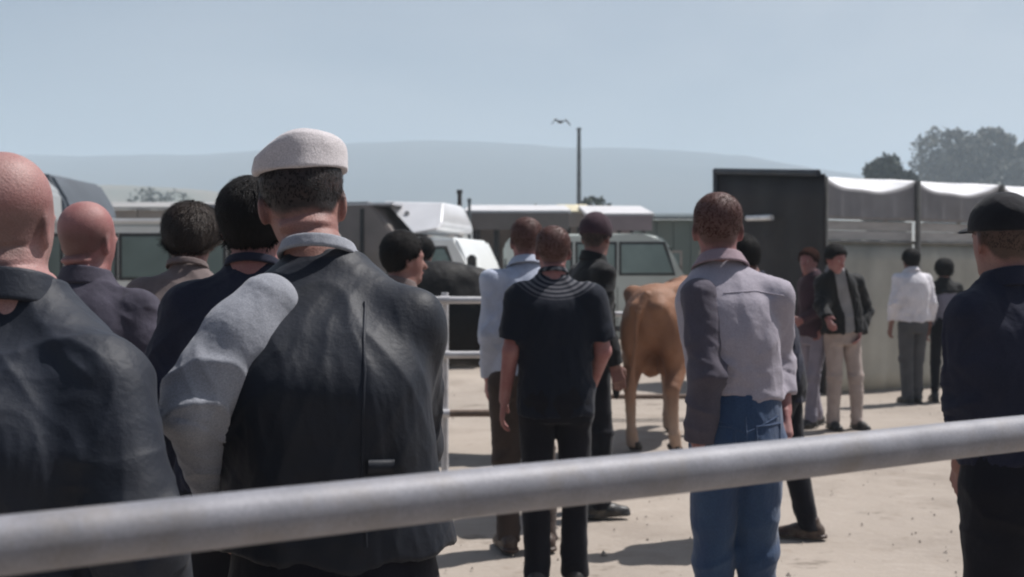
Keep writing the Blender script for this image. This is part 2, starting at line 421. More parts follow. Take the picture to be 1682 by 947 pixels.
    def trousers(s, c):
        top, W, Dp = c.get('top', 1.04), c.get('w', s.W), s.Dp; lr = c.get('lr', (.094, .070, .062)); cuff = c.get('cuff', .045); g = c.get('grow', 0)
        lo = Loft([(.80,.160*W,.112*Dp,-.004),(.90,.172*W,.124*Dp,-.012),(1.0,.166*W,.116*Dp,-.002),(1.10,.160*W,.112*Dp,.006)], s.cx, s.cy, 2.2)
        def f(p):
            d = lo(p, g)
            for sd in (-1, 1):
                fx, fy = s.foot[sd]; K = (sd*.036+fx*.6, fy*.5+.018, .49)
                l = smin(cap(p, (sd*c.get('hip', .086), -.008, .88), K, lr[0], lr[1]), cap(p, K, (fx, fy, .03), lr[1], lr[2]), .03)
                d = smin(d, l, .022)
            return smax(smax(d, p[:,2]-top, .006), cuff-p[:,2], .006)
        f.tor = None; return f
    def shoe(s, sd):
        fx, fy = s.foot[sd]
        def f(p):
            q = p*np.array((1, 1, 1), np.float32)
            d = cap(q, (fx, fy-.045, .040), (fx+sd*.012, fy+.07, .030), .042, .044)
            d = smin(d, cap(q, (fx+sd*.012, fy+.07, .030), (fx+sd*.016, fy+.155, .022), .044, .032), .02)
            d = smin(d, cap(q, (fx, fy-.02, .06), (fx, fy-.015, .10), .043, .040), .02)
            d = smin(d, smax(np.abs(p[:,2]-.010)-.010, cap(p*np.array((1,1,0), np.float32), (fx, fy-.055, 0), (fx+sd*.014, fy+.15, 0), .045, .040), .004), .003)
            return smax(smax(d, -p[:,2], .003), p[:,2]-.118, .005)
        return f
    def collar(s, kind):
        lx, ly = s.lean[0], s.lean[1] + s.hu*.9; nx = lx*.95 + s.k.get('hx', 0)*.3; ny = ly*.95
        def f(p):
            x, y, z = p[:,0]-nx, p[:,1]-ny+.010, p[:,2]
            zt = 1.552 - .30*(y+.06) if kind != 'stand' else 1.545 - .26*(y+.06)
            hgt = {'low': .030, 'shirt': .050, 'stand': .062, 'rib': .026, 'hood': .05}[kind]
            fl = {'low': .40, 'shirt': .62, 'stand': .30, 'rib': .30, 'hood': 1.0}[kind]
            e = np.maximum(zt - z, 0)
            a = s.nk + .011 + fl*e
            r = np.sqrt(x*x + (y*1.0)**2) + 1e-6
            d = np.abs(r - a)*.85 - .0048
            d = smax(d, np.maximum(z - zt, zt - hgt - z), .006)
            if kind in ('shirt', 'stand', 'low'):                          # open at the throat
                d = smax(d, (y - .052) - np.abs(x)*.5, .008)
            return d
        return f
    def hood(s):
        lx, ly = s.lean
        def f(p):
            q = p - np.array((lx*.95, ly*.95 - .075, 1.475), np.float32)
            c_, s_ = math.cos(.55), math.sin(.55); q = np.stack([q[:,0], q[:,1]*c_ + q[:,2]*s_, -q[:,1]*s_ + q[:,2]*c_], 1)
            d = ell(q, (0, -.03, 0), (.112, .088, .032))
            return smin(d, np.sqrt((np.sqrt(q[:,0]**2+(q[:,1]-.055)**2)-.078)**2+q[:,2]**2)-.021, .02)
        return f
    def hair(s, kind):
        th = {'crop': .0045, 'short': .012, 'thick': .020, 'fringe': .004}[kind]
        ly = {'fringe': [(-.12,.028),(-.05,.035),(-.02,.080),(.03,.105),(.05,.3)]}.get(kind, [(-.12,.022),(-.055,.030),(-.022,.075),(.005,.112),(.035,.118),(.06,.165),(.1,.195)])
        lx_, lz_ = zip(*ly)
        def f(p):
            q = s.hl(p); d = s.skull(q, False) - th*s.hs
            d = smax(d, (np.interp(q[:,1], lx_, lz_) - q[:,2])*.8, .010)
            if kind == 'fringe': d = smax(d, q[:,2] - .125 - .02*np.sin(q[:,0]*40), .012)
            return d
        return f
    def hat(s, kind):
        def f(p):
            q = s.hl(p)
            if kind == 'flat':
                d = FLATCAP(q); x, y, z = q[:,0], q[:,1], q[:,2]
                d = smax(d, (z - .218 - .50*(x+.045))*.88, .022); d = smax(d, (z - .242 + .22*(y-.02))*.94, .03)
                d = smin(d, ell(q, (.01, .07, .195), (.080, .075, .035)), .03)
                d = smax(d, .170 + .26*y - z, .007)
                d = smin(d, ell(q, (0, .135, .142), (.070, .045, .009)), .012)
            elif kind == 'peaked':
                d = ell(q, (0, -.004, .140), (.094, .112, .108)); d = smax(d, .128 - q[:,2], .008)
                v = q.copy(); v[:,2] += 2.2*v[:,0]**2; d = smin(d, ell(v, (0, .112, .138), (.070, .062, .008)), .010)
            else:                                                    # knitted
                d = ell(q, (0, -.008, .140), (.096, .114, .112)); d = smax(d, .105 - .15*q[:,1] - q[:,2], .008)
            return d*s.hs
        return f
    def folds(s, V, N, amp, f, seed, kind, c=None):
        P = V.astype(np.float32) + np.float32(seed*3.7); x, y, z = V[:,0], V[:,1], V[:,2]
        wp = (np.stack([vnoise(P*5+1), vnoise(P*5+9), vnoise(P*5+23)], 1) - .5)
        def rd(sx, sy, sz, rot, wa=1.0, e=2):
            c_, s_ = math.cos(rot), math.sin(rot); xr = P[:,0]*c_ + P[:,2]*s_; zr = -P[:,0]*s_ + P[:,2]*c_
            r = ridge(np.stack([xr*sx, P[:,1]*sy, zr*sz], 1).astype(np.float32) + wp*wa); return r**e - .42
        big = fbm(P*6, 3) - .5
        D = big*.016
        if kind == 'top':
            arm = np.zeros(len(V)); ring = np.zeros(len(V))
            for sd in (-1, 1):
                S_, E, W = [np.array(v) for v in s.arm[sd]]
                for i, (a, b) in enumerate(((S_, E), (E, W))):
                    u = (b-a)/np.linalg.norm(b-a); t = (V-a)@u; L_ = np.linalg.norm(b-a)
                    rad = np.sqrt((((V-a) - t[:,None]*u)**2).sum(1)); wt = sst((.125-rad)/.04)*sst((t+.02)/.06 if i == 0 else (t+.06)/.05)*sst((L_+.08-t)/.05)
                    e1 = np.cross(u, (.3, .9, .2)); e1 /= np.linalg.norm(e1); e2 = np.cross(u, e1)
                    q = np.stack([t*10 + (V@e1)*11, (V@e1)*6 - t*3, (V@e2)*9], 1).astype(np.float32) + wp*2.4 + seed
                    q2 = np.stack([t*22 - (V@e1)*16, (V@e1)*9, (V@e2)*11], 1).astype(np.float32) + wp*2.2 + seed*2
                    near = np.exp(-((t-(L_ if i == 0 else 0))/.11)**2)
                    rr = (ridge(q)**2.5 - .38)*(.55+.6*near) + (ridge(q2)**2.5-.38)*.35*(.4+near)
                    ring = np.where(wt > arm, rr, ring); arm = np.maximum(arm, wt)
            low = sst((1.30-z)/.35)
            tors = .55*rd(10, 6, 2.6, .45) + .55*rd(10, 6, 2.6, -.5) + low*.6*rd(13, 11, 1.8, .05, 1.4) + .30*rd(24, 16, 5, .8, 1.2)*low \
                 + .5*np.exp(-((z-1.07)/.10)**2)*rd(5, 5, 20, .2, 1.8)
            if f.tor is None: arm = np.ones(len(V)); 
            lower = .35+.65*sst((1.40-z)/.2)
            tors = tors + lower*(.30*(rd(23, 14, 3.2, .30, 1.6, 4)+.1) + .30*(rd(26, 14, 3.6, -.38, 1.6, 4)+.1) + .22*(rd(40, 25, 7, .12, 2.0, 4)+.1))
            if c and c.get('drape'):
                for rot, am, fr in c['drape']: tors = tors + am*(rd(fr, fr*.5, 1.3, rot, .9, 3)+.12)*sst((1.47-z)/.08); ring = ring + am*.6*(rd(fr, fr*.5, 1.3, rot, .9, 3)+.12)
            D = D + .011*(tors*(1-arm) + ring*1.15*arm)
        elif kind == 'trousers':
            knee = np.exp(-((z-.49)/.10)**2); ank = np.exp(-((z-.10)/.10)**2); cr = np.exp(-((z-.82)/.10)**2)
            D = D + .010*(.5*rd(9, 9, 2.2, .1) + (knee+1.3*ank)*rd(5, 5, 19, .35, 1.6) + cr*.9*rd(8, 8, 12, .7, 1.5))
        elif kind == 'hat':
            D = .006*(rd(12, 12, 9, .6, 1.8)) + (fbm(P*14, 3)-.5)*.008
        return V + N*(np.clip(D, -.014, .03)*amp)[:,None]
    # ---- meshes (numpy only, so that people can be worked out side by side)
    def work(s):
        k = s.k; g = k.get; h0 = float(np.clip(.0021*k['Y'], .0055, .0095)); out = []; sd_ = g('seed', 1)
        def bounds(zlo=-.03, zhi=1.90):
            xs = [a[i][0] for a in s.arm.values() for i in range(3)] + [v[0] for v in s.foot.values()] + [s.piv[0]]
            ys = [a[i][1] for a in s.arm.values() for i in range(3)] + [v[1] for v in s.foot.values()] + [s.piv[1]]
            return (min(xs+[-.2])-.20, min(ys+[-.16])-.10, zlo), (max(xs+[.2])+.20, max(ys+[.18])+.19, zhi)
        def add(name, f, lo, hi, h, m, amp=0, kind='top', par=None, c=None):
            V, Q = sdf_mesh(f, lo, hi, h)
            if amp: V = s.folds(V, unit(grad(f, V)), amp, f, sd_, kind, c)
            out.append((name, V, Q, m, par)); return V
        def seam(nm, V, pts, r_, m, par):
            """a raised line of stitching or a strap laid on the back of a garment through (x, z) points"""
            pts = np.array(pts, float); t = np.linspace(0, len(pts)-1, 12*(len(pts)-1)+1); X = np.interp(t, range(len(pts)), pts[:,0]); Z = np.interp(t, range(len(pts)), pts[:,1])
            yc = np.median(V[:,1]); B = V[V[:,1] < yc]; Y = np.array([B[np.argsort((B[:,0]-x)**2 + (B[:,2]-z)**2)[:4], 1].mean() for x, z in zip(X, Z)])
            ker = np.ones(3)/3; Y = np.convolve(np.pad(Y, 1, 'edge'), ker, 'valid') - r_*.35
            P = np.stack([X, Y, Z], 1); d = np.gradient(P, axis=0); d = unit(d); a = unit(np.cross(d, np.array((0, 1., 0)))); b = np.cross(a, d); n = 8; ang = np.arange(n)*2*np.pi/n
            T = (P[:,None] + (a[:,None]*np.cos(ang)[None,:,None]*1.5 + b[:,None]*np.sin(ang)[None,:,None])*r_).reshape(-1, 3); i = (np.arange(len(P)-1)[:,None]*n + np.arange(n)[None]); j = (np.arange(len(P)-1)[:,None]*n + (np.arange(n)+1)[None] % n)
            out.append((nm, T, np.stack([i, j, j+n, i+n], -1).reshape(-1, 4), m, par))
        hb = h0*.95
        lo, hi = bounds(); Vb = add('body', s.body, lo, hi, hb, k['skin']); s.scalp = None
        if g('hair') and k['hair'][0] in ('crop', 'fringe'):
            pass
        s.scalp = np.zeros((len(Vb), 4), np.float32)
        if g('hair'):
            q = s.hl(Vb); kd = k['hair'][0]; ln = np.interp(q[:,1], [-.12,-.055,-.022,.005,.035,.06,.1], np.array([.022,.026,.070,.108,.116,.165,.195]) + k.get('hairup', .012))
            a = sst((q[:,2]-ln)/.028 + (fbm(Vb*70, 2)-.5)*.45 + .3) * sst((.11-np.abs(q[:,0]))/.02)*sst((.098-np.abs(q[:,0]))/.012)
            if kd == 'fringe': a = a*.42*sst((.160-q[:,2])/.06)*1.3
            elif kd in ('short', 'thick'): a = a*.75
            else: a = a*k.get('buzz', .86)*(.90+.2*fbm(Vb*35, 3))
            c = np.array(HAIRCOL[k['hair'][1]]); s.scalp = np.concatenate([np.tile(c, (len(Vb), 1)), np.clip(a, 0, 1)[:,None]], 1).astype(np.float32)
        hc = s.piv + s.hr @ np.array((0, .01, .12), np.float32); bx = lambda c, r: (tuple(np.array(c)-r), tuple(np.array(c)+r))
        if g('hair') and k['hair'][0] != 'fringe':
            kind, m = k['hair']; m = M[m]; f = s.hair(kind); lo, hi = bx(hc, .17); V, Q = sdf_mesh(f, lo, hi, h0*.8)
            N = unit(grad(f, V)); fl = fbm(V*70, 3)-.5; V2 = V + N*(fl*.006*(1 if kind != 'crop' else .35))[:,None]
            n = {'crop': 2600, 'short': 8000, 'thick': 9000, 'fringe': 1200}[kind]; r = np.random.default_rng(sd_)
            L_ = {'crop': .006, 'short': .030, 'thick': .042, 'fringe': .006}[kind]
            i = r.integers(0, len(V), n); b = V2[i] - N[i]*.003; up = s.hr @ np.array((0, 0, 1.), np.float32)
            crown = s.piv + s.hr @ np.array((.01, -.03, .225), np.float32)
            flow = b - crown; flow -= (flow*N[i]).sum(1, keepdims=True)*N[i]; flow = unit(flow) + r.normal(0, .28, (n, 3))
            flow -= (flow*N[i]).sum(1, keepdims=True)*N[i]; flow = unit(flow); sd = np.cross(flow, N[i])
            ln = L_*r.uniform(.5, 1.2, (n, 1)); wd = h0*.16 + .0006
            tip = b + flow*ln*.98 + N[i]*ln*r.uniform(.03, .17, (n, 1)); mid = b + flow*ln*.5 + N[i]*ln*.13
            T = np.concatenate([b - sd*wd, b + sd*wd, mid + sd*wd*.8, mid - sd*wd*.8, tip + sd*wd*.2, tip - sd*wd*.2], 0)
            a = np.arange(n); q1 = np.stack([a, a+n, a+2*n, a+3*n], 1); q2 = np.stack([a+3*n, a+2*n, a+4*n, a+5*n], 1)
            if kind == 'crop': out.append(('hair', T, np.concatenate([q1, q2]), m, None))
            else: out.append(('hair', V2, Q, m, None)); out.append(('hair_strands', T, np.concatenate([q1, q2]), m, 'hair'))
        if g('hat'):
            kind, m = k['hat']; lo, hi = bx(hc + s.hr @ np.array((0, .05, .06), np.float32), .20); add('cap', s.hat(kind), lo, hi, h0*.8, m, .8 if kind == 'flat' else .45, 'hat')
        if g('face'):
            for sx in (-1, 1):
                ce = s.piv + s.hr @ np.array((sx*.031, .0745, .104), np.float32)*s.hs
                lo, hi = bx(ce, .022); V, Q = sdf_mesh(lambda p: np.sqrt(((p-ce)**2).sum(1))-.0125*s.hs, lo, hi, .003); out.append(('eye', V, Q, M['eye'], None))
                ci = s.piv + s.hr @ np.array((sx*.031, .0822, .104), np.float32)*s.hs
                lo, hi = bx(ci, .016); V, Q = sdf_mesh(lambda p: np.sqrt(((p-ci)**2).sum(1))-.0058*s.hs, lo, hi, .0025); out.append(('iris', V, Q, M['iris'], 'eye'))
        for c in g('tops', ()):
            f = s.top(c); lo, hi = bounds(c.get('hem', .86)-.06, 1.62); add(c.get('name', 'jacket'), f, lo, hi, h0, c['m'], c.get('amp', 1), c=c); s.lastV = out[-1][1]
            for nm, pts, r_ in c.get('seams', ()): seam(nm, s.lastV, pts, r_, c['m'], c.get('name', 'jacket'))
        for nm, sd, sr, m, amp in g('sleeves', ()):
            f = s.sleeve(sd, sr); pts = np.array(s.arm[sd]); add(nm, f, pts.min(0)-.12, pts.max(0)+.12, h0, m, amp)
        if g('collar'):
            kind, m = k['collar']; c = (s.lean[0], s.lean[1] + s.hu, 1.52); lo, hi = bx(c, .15); add('collar', s.collar(kind), lo, hi, max(.004, h0*.6), m)
        if g('hood'):
            c = (s.lean[0], s.lean[1]-.06, 1.48); lo, hi = bx(c, .22); add('hood', s.hood(), lo, hi, h0, k['hood'], .6, 'hat')
        if g('pants'):
            c = k['pants']; f = s.trousers(c); lo, hi = bounds(-.02, 1.16); add('trousers', f, lo, hi, h0*1.05, c['m'], c.get('amp', 1), 'trousers')
            for nm, pts, r_ in c.get('seams', ()): seam(nm, [o_ for o_ in out if o_[0] == 'trousers'][0][1], pts, r_, c['m'], 'trousers')
        if g('belt'):
            t = s.trousers({**k['pants'], 'top': k['belt'][1]+.022, 'grow': .008}); zb = k['belt'][1]
            f = lambda p: smax(t(p), np.abs(p[:,2]-zb)-.018, .004); lo, hi = bounds(zb-.05, zb+.05); add('belt', f, lo, hi, .006, k['belt'][0])
        if g('shoes'):
            for sd in (-1, 1):
                fx, fy = s.foot[sd]; add('shoe', s.shoe(sd), (fx-.08, fy-.12, -.01), (fx+.08, fy+.22, .14), max(.006, h0*.8), k['shoes'])
        s.out = out; return s
    def link(s):
        k = s.k; H = k['H']/1.75; root = empty('person', (k['x'], k['Y'], 0), R(k.get('rz', 0)), k['label'], 'person', k.get('group'))
        last = {}
        for name, V, Q, m, par in s.out:
            o = mesh_np(name, V*H, Q, m, last.get(par, root)); last[name] = o
            if name == 'hair_strands': o['kind'] = 'stuff'
            if name == 'body' and s.scalp is not None:
                at_ = o.data.attributes.new('scalp', 'FLOAT_COLOR', 'POINT'); at_.data.foreach_set('color', s.scalp.ravel())
        return root
# ------------------------------------------------------------------ material library
M = {}
for n, c in dict(skin_red=(.37,.195,.18), skin_tan=(.32,.185,.155), skin_brown=(.23,.13,.108), skin_pink=(.40,.25,.228)).items():
    M[n] = mat(n, c, .55, var=.16, vscale=13, bump=.2, bscale=240, sss=.12, fine=.4, scalp=True, col2=(c[0]*.74, c[1]*.52, c[2]*.54), spec=.38)
HAIRCOL = dict(hair_black=(.018,.014,.014), hair_brown=(.04,.026,.02), hair_grey=(.14,.12,.11), hair_auburn=(.075,.036,.030))
M['eye'] = mat('eye_white', (.45,.42,.40), .2, var=.05); M['iris'] = mat('eye_iris', (.05,.03,.02), .15, var=.1)
M['hair_black'] = mat('hair_black', (.012,.010,.010), .7, spec=.2, var=.3, vscale=40, bump=.5, bscale=150, stretch=(3,1,1))
M['hair_brown'] = mat('hair_brown', (.030,.019,.014), .6, spec=.3, var=.3, vscale=40, bump=.5, bscale=150)
M['hair_grey'] = mat('hair_grey', (.10,.085,.078), .55, var=.4, vscale=40, bump=.5, bscale=150)
M['hair_auburn'] = mat('hair_auburn', (.060,.028,.022), .9, spec=.05, var=.3, vscale=40, bump=.5, bscale=150)
M['black_leather'] = mat('black_leather', (.0085,.0115,.020), .58, var=.35, vscale=5, bump=.12, bscale=110, spec=.30, sheen=.04, fine=.2, crease=.09)
M['slate_jacket'] = mat('slate_jacket', (.012,.016,.027), .60, var=.3, vscale=5, bump=.12, bscale=110, spec=.30, sheen=.06, fine=.25, crease=.10)
M['light_shirt'] = cloth('light_shirt', (.29,.30,.335)); M['white_shirt'] = cloth('white_shirt', (.68,.66,.70)); M['blue_shirt'] = cloth('blue_shirt', (.44,.48,.58))
M['grey_vest'] = cloth('grey_vest', (.37,.34,.39), .8, var=.1); M['navy'] = cloth('navy', (.022,.024,.042)); M['tee'] = cloth('dark_tee', (.010,.013,.022), .8)
M['jeans'] = mat('jeans', (.016,.042,.112), .85, var=.35, vscale=9, bump=.3, bscale=70, sheen=.2, fine=.55, col2=(.034,.074,.15), stretch=(1,1,.45), crease=.25)
M['dark_trousers'] = cloth('dark_trousers', (.011,.011,.016)); M['brown_trousers'] = cloth('brown_trousers', (.065,.048,.042)); M['beige_trousers'] = cloth('beige_trousers', (.40,.33,.30))
M['lilac_trousers'] = cloth('lilac_trousers', (.27,.25,.30)); M['grey_trousers'] = cloth('grey_trousers', (.085,.085,.09)); M['black_jacket'] = cloth('black_jacket', (.013,.013,.014), .7)
M['plum_jacket'] = cloth('plum_jacket', (.060,.055,.075)); M['taupe_jacket'] = cloth('taupe_jacket', (.17,.135,.13)); M['pink_shirt'] = cloth('pink_shirt', (.062,.034,.046)); M['grey_shirt'] = cloth('grey_shirt', (.24,.24,.25))
M['mauve_shaded'] = cloth('mauve_shaded', (.095,.085,.108)); M['rose'] = cloth('rose_collar', (.32,.24,.27)); M['violet_shirt'] = cloth('violet_shirt', (.19,.185,.235)); M['tweed'] = mat('tweed', (.55,.51,.52), .9, var=.12, vscale=14, bump=.14, bscale=220, sheen=.25, fine=.5)
M['cap_black'] = cloth('cap_black', (.014,.014,.018)); M['cap_plum'] = cloth('cap_plum', (.05,.028,.038)); M['cap_slate'] = cloth('cap_slate', (.022,.023,.032))
M['shoe_brown'] = mat('shoe_brown', (.055,.03,.022), .5, var=.3, vscale=20, bump=.2, wear=.5); M['shoe_black'] = mat('shoe_black', (.015,.014,.014), .45, var=.2, vscale=20, bump=.2, wear=.35)
M['belt'] = mat('belt_leather', (.02,.014,.01), .45, bump=.2)
def stripe_mat():
    """grey jersey with U-shaped darker bands round the neck"""
    m = cloth('striped_jersey', (.115,.115,.13)); nt = m.node_tree; N = nt.nodes; L = nt.links; p = N['Principled BSDF']
    src = p.inputs['Base Color'].links[0].from_socket; co = N.new('ShaderNodeTexCoord'); mp = N.new('ShaderNodeMapping')
    mp.inputs['Location'].default_value = (0, 0, -2.14); mp.inputs['Scale'].default_value = (1, .8, 1.45)
    ln = N.new('ShaderNodeVectorMath'); ln.operation = 'LENGTH'; mu = N.new('ShaderNodeMath'); mu.operation = 'MULTIPLY'; mu.inputs[1].default_value = 205
    sn = N.new('ShaderNodeMath'); sn.operation = 'SINE'; g = N.new('ShaderNodeMapRange'); g.inputs['From Min'].default_value = -.7; g.inputs['From Max'].default_value = .5
    far = N.new('ShaderNodeMapRange'); far.inputs['From Min'].default_value = .195; far.inputs['From Max'].default_value = .21
    mxv = N.new('ShaderNodeMath'); mxv.operation = 'MAXIMUM'; mx = N.new('ShaderNodeMix'); mx.data_type = 'RGBA'; mx.inputs['B'].default_value = (.011,.014,.023,1)
    L.new(co.outputs['Object'], mp.inputs[0]); L.new(mp.outputs[0], ln.inputs[0]); L.new(ln.outputs['Value'], mu.inputs[0]); L.new(mu.outputs[0], sn.inputs[0])
    L.new(sn.outputs[0], g.inputs['Value']); L.new(ln.outputs['Value'], far.inputs['Value']); L.new(g.outputs[0], mxv.inputs[0]); L.new(far.outputs[0], mxv.inputs[1])
    L.new(mxv.outputs[0], mx.inputs['Factor']); L.new(src, mx.inputs['A']); L.new(mx.outputs['Result'], p.inputs['Base Color']); return m
M['striped'] = stripe_mat()
M['steel'] = mat('galvanised_steel', (.235,.235,.26), .58, .1, var=.22, vscale=18, bump=.04, bscale=120, fine=.3, wear=.38)
M['rail_paint'] = mat('rail_paint', (.55,.54,.55), .5, .3, var=.2, vscale=14, bump=.1, wear=.3)
M['rail_shade'] = mat('rail_shade_brown', (.16,.115,.09), .7, .3, var=.3, vscale=20, bump=.2)  # dark brown that puts the shade of the lowest rails into their colour

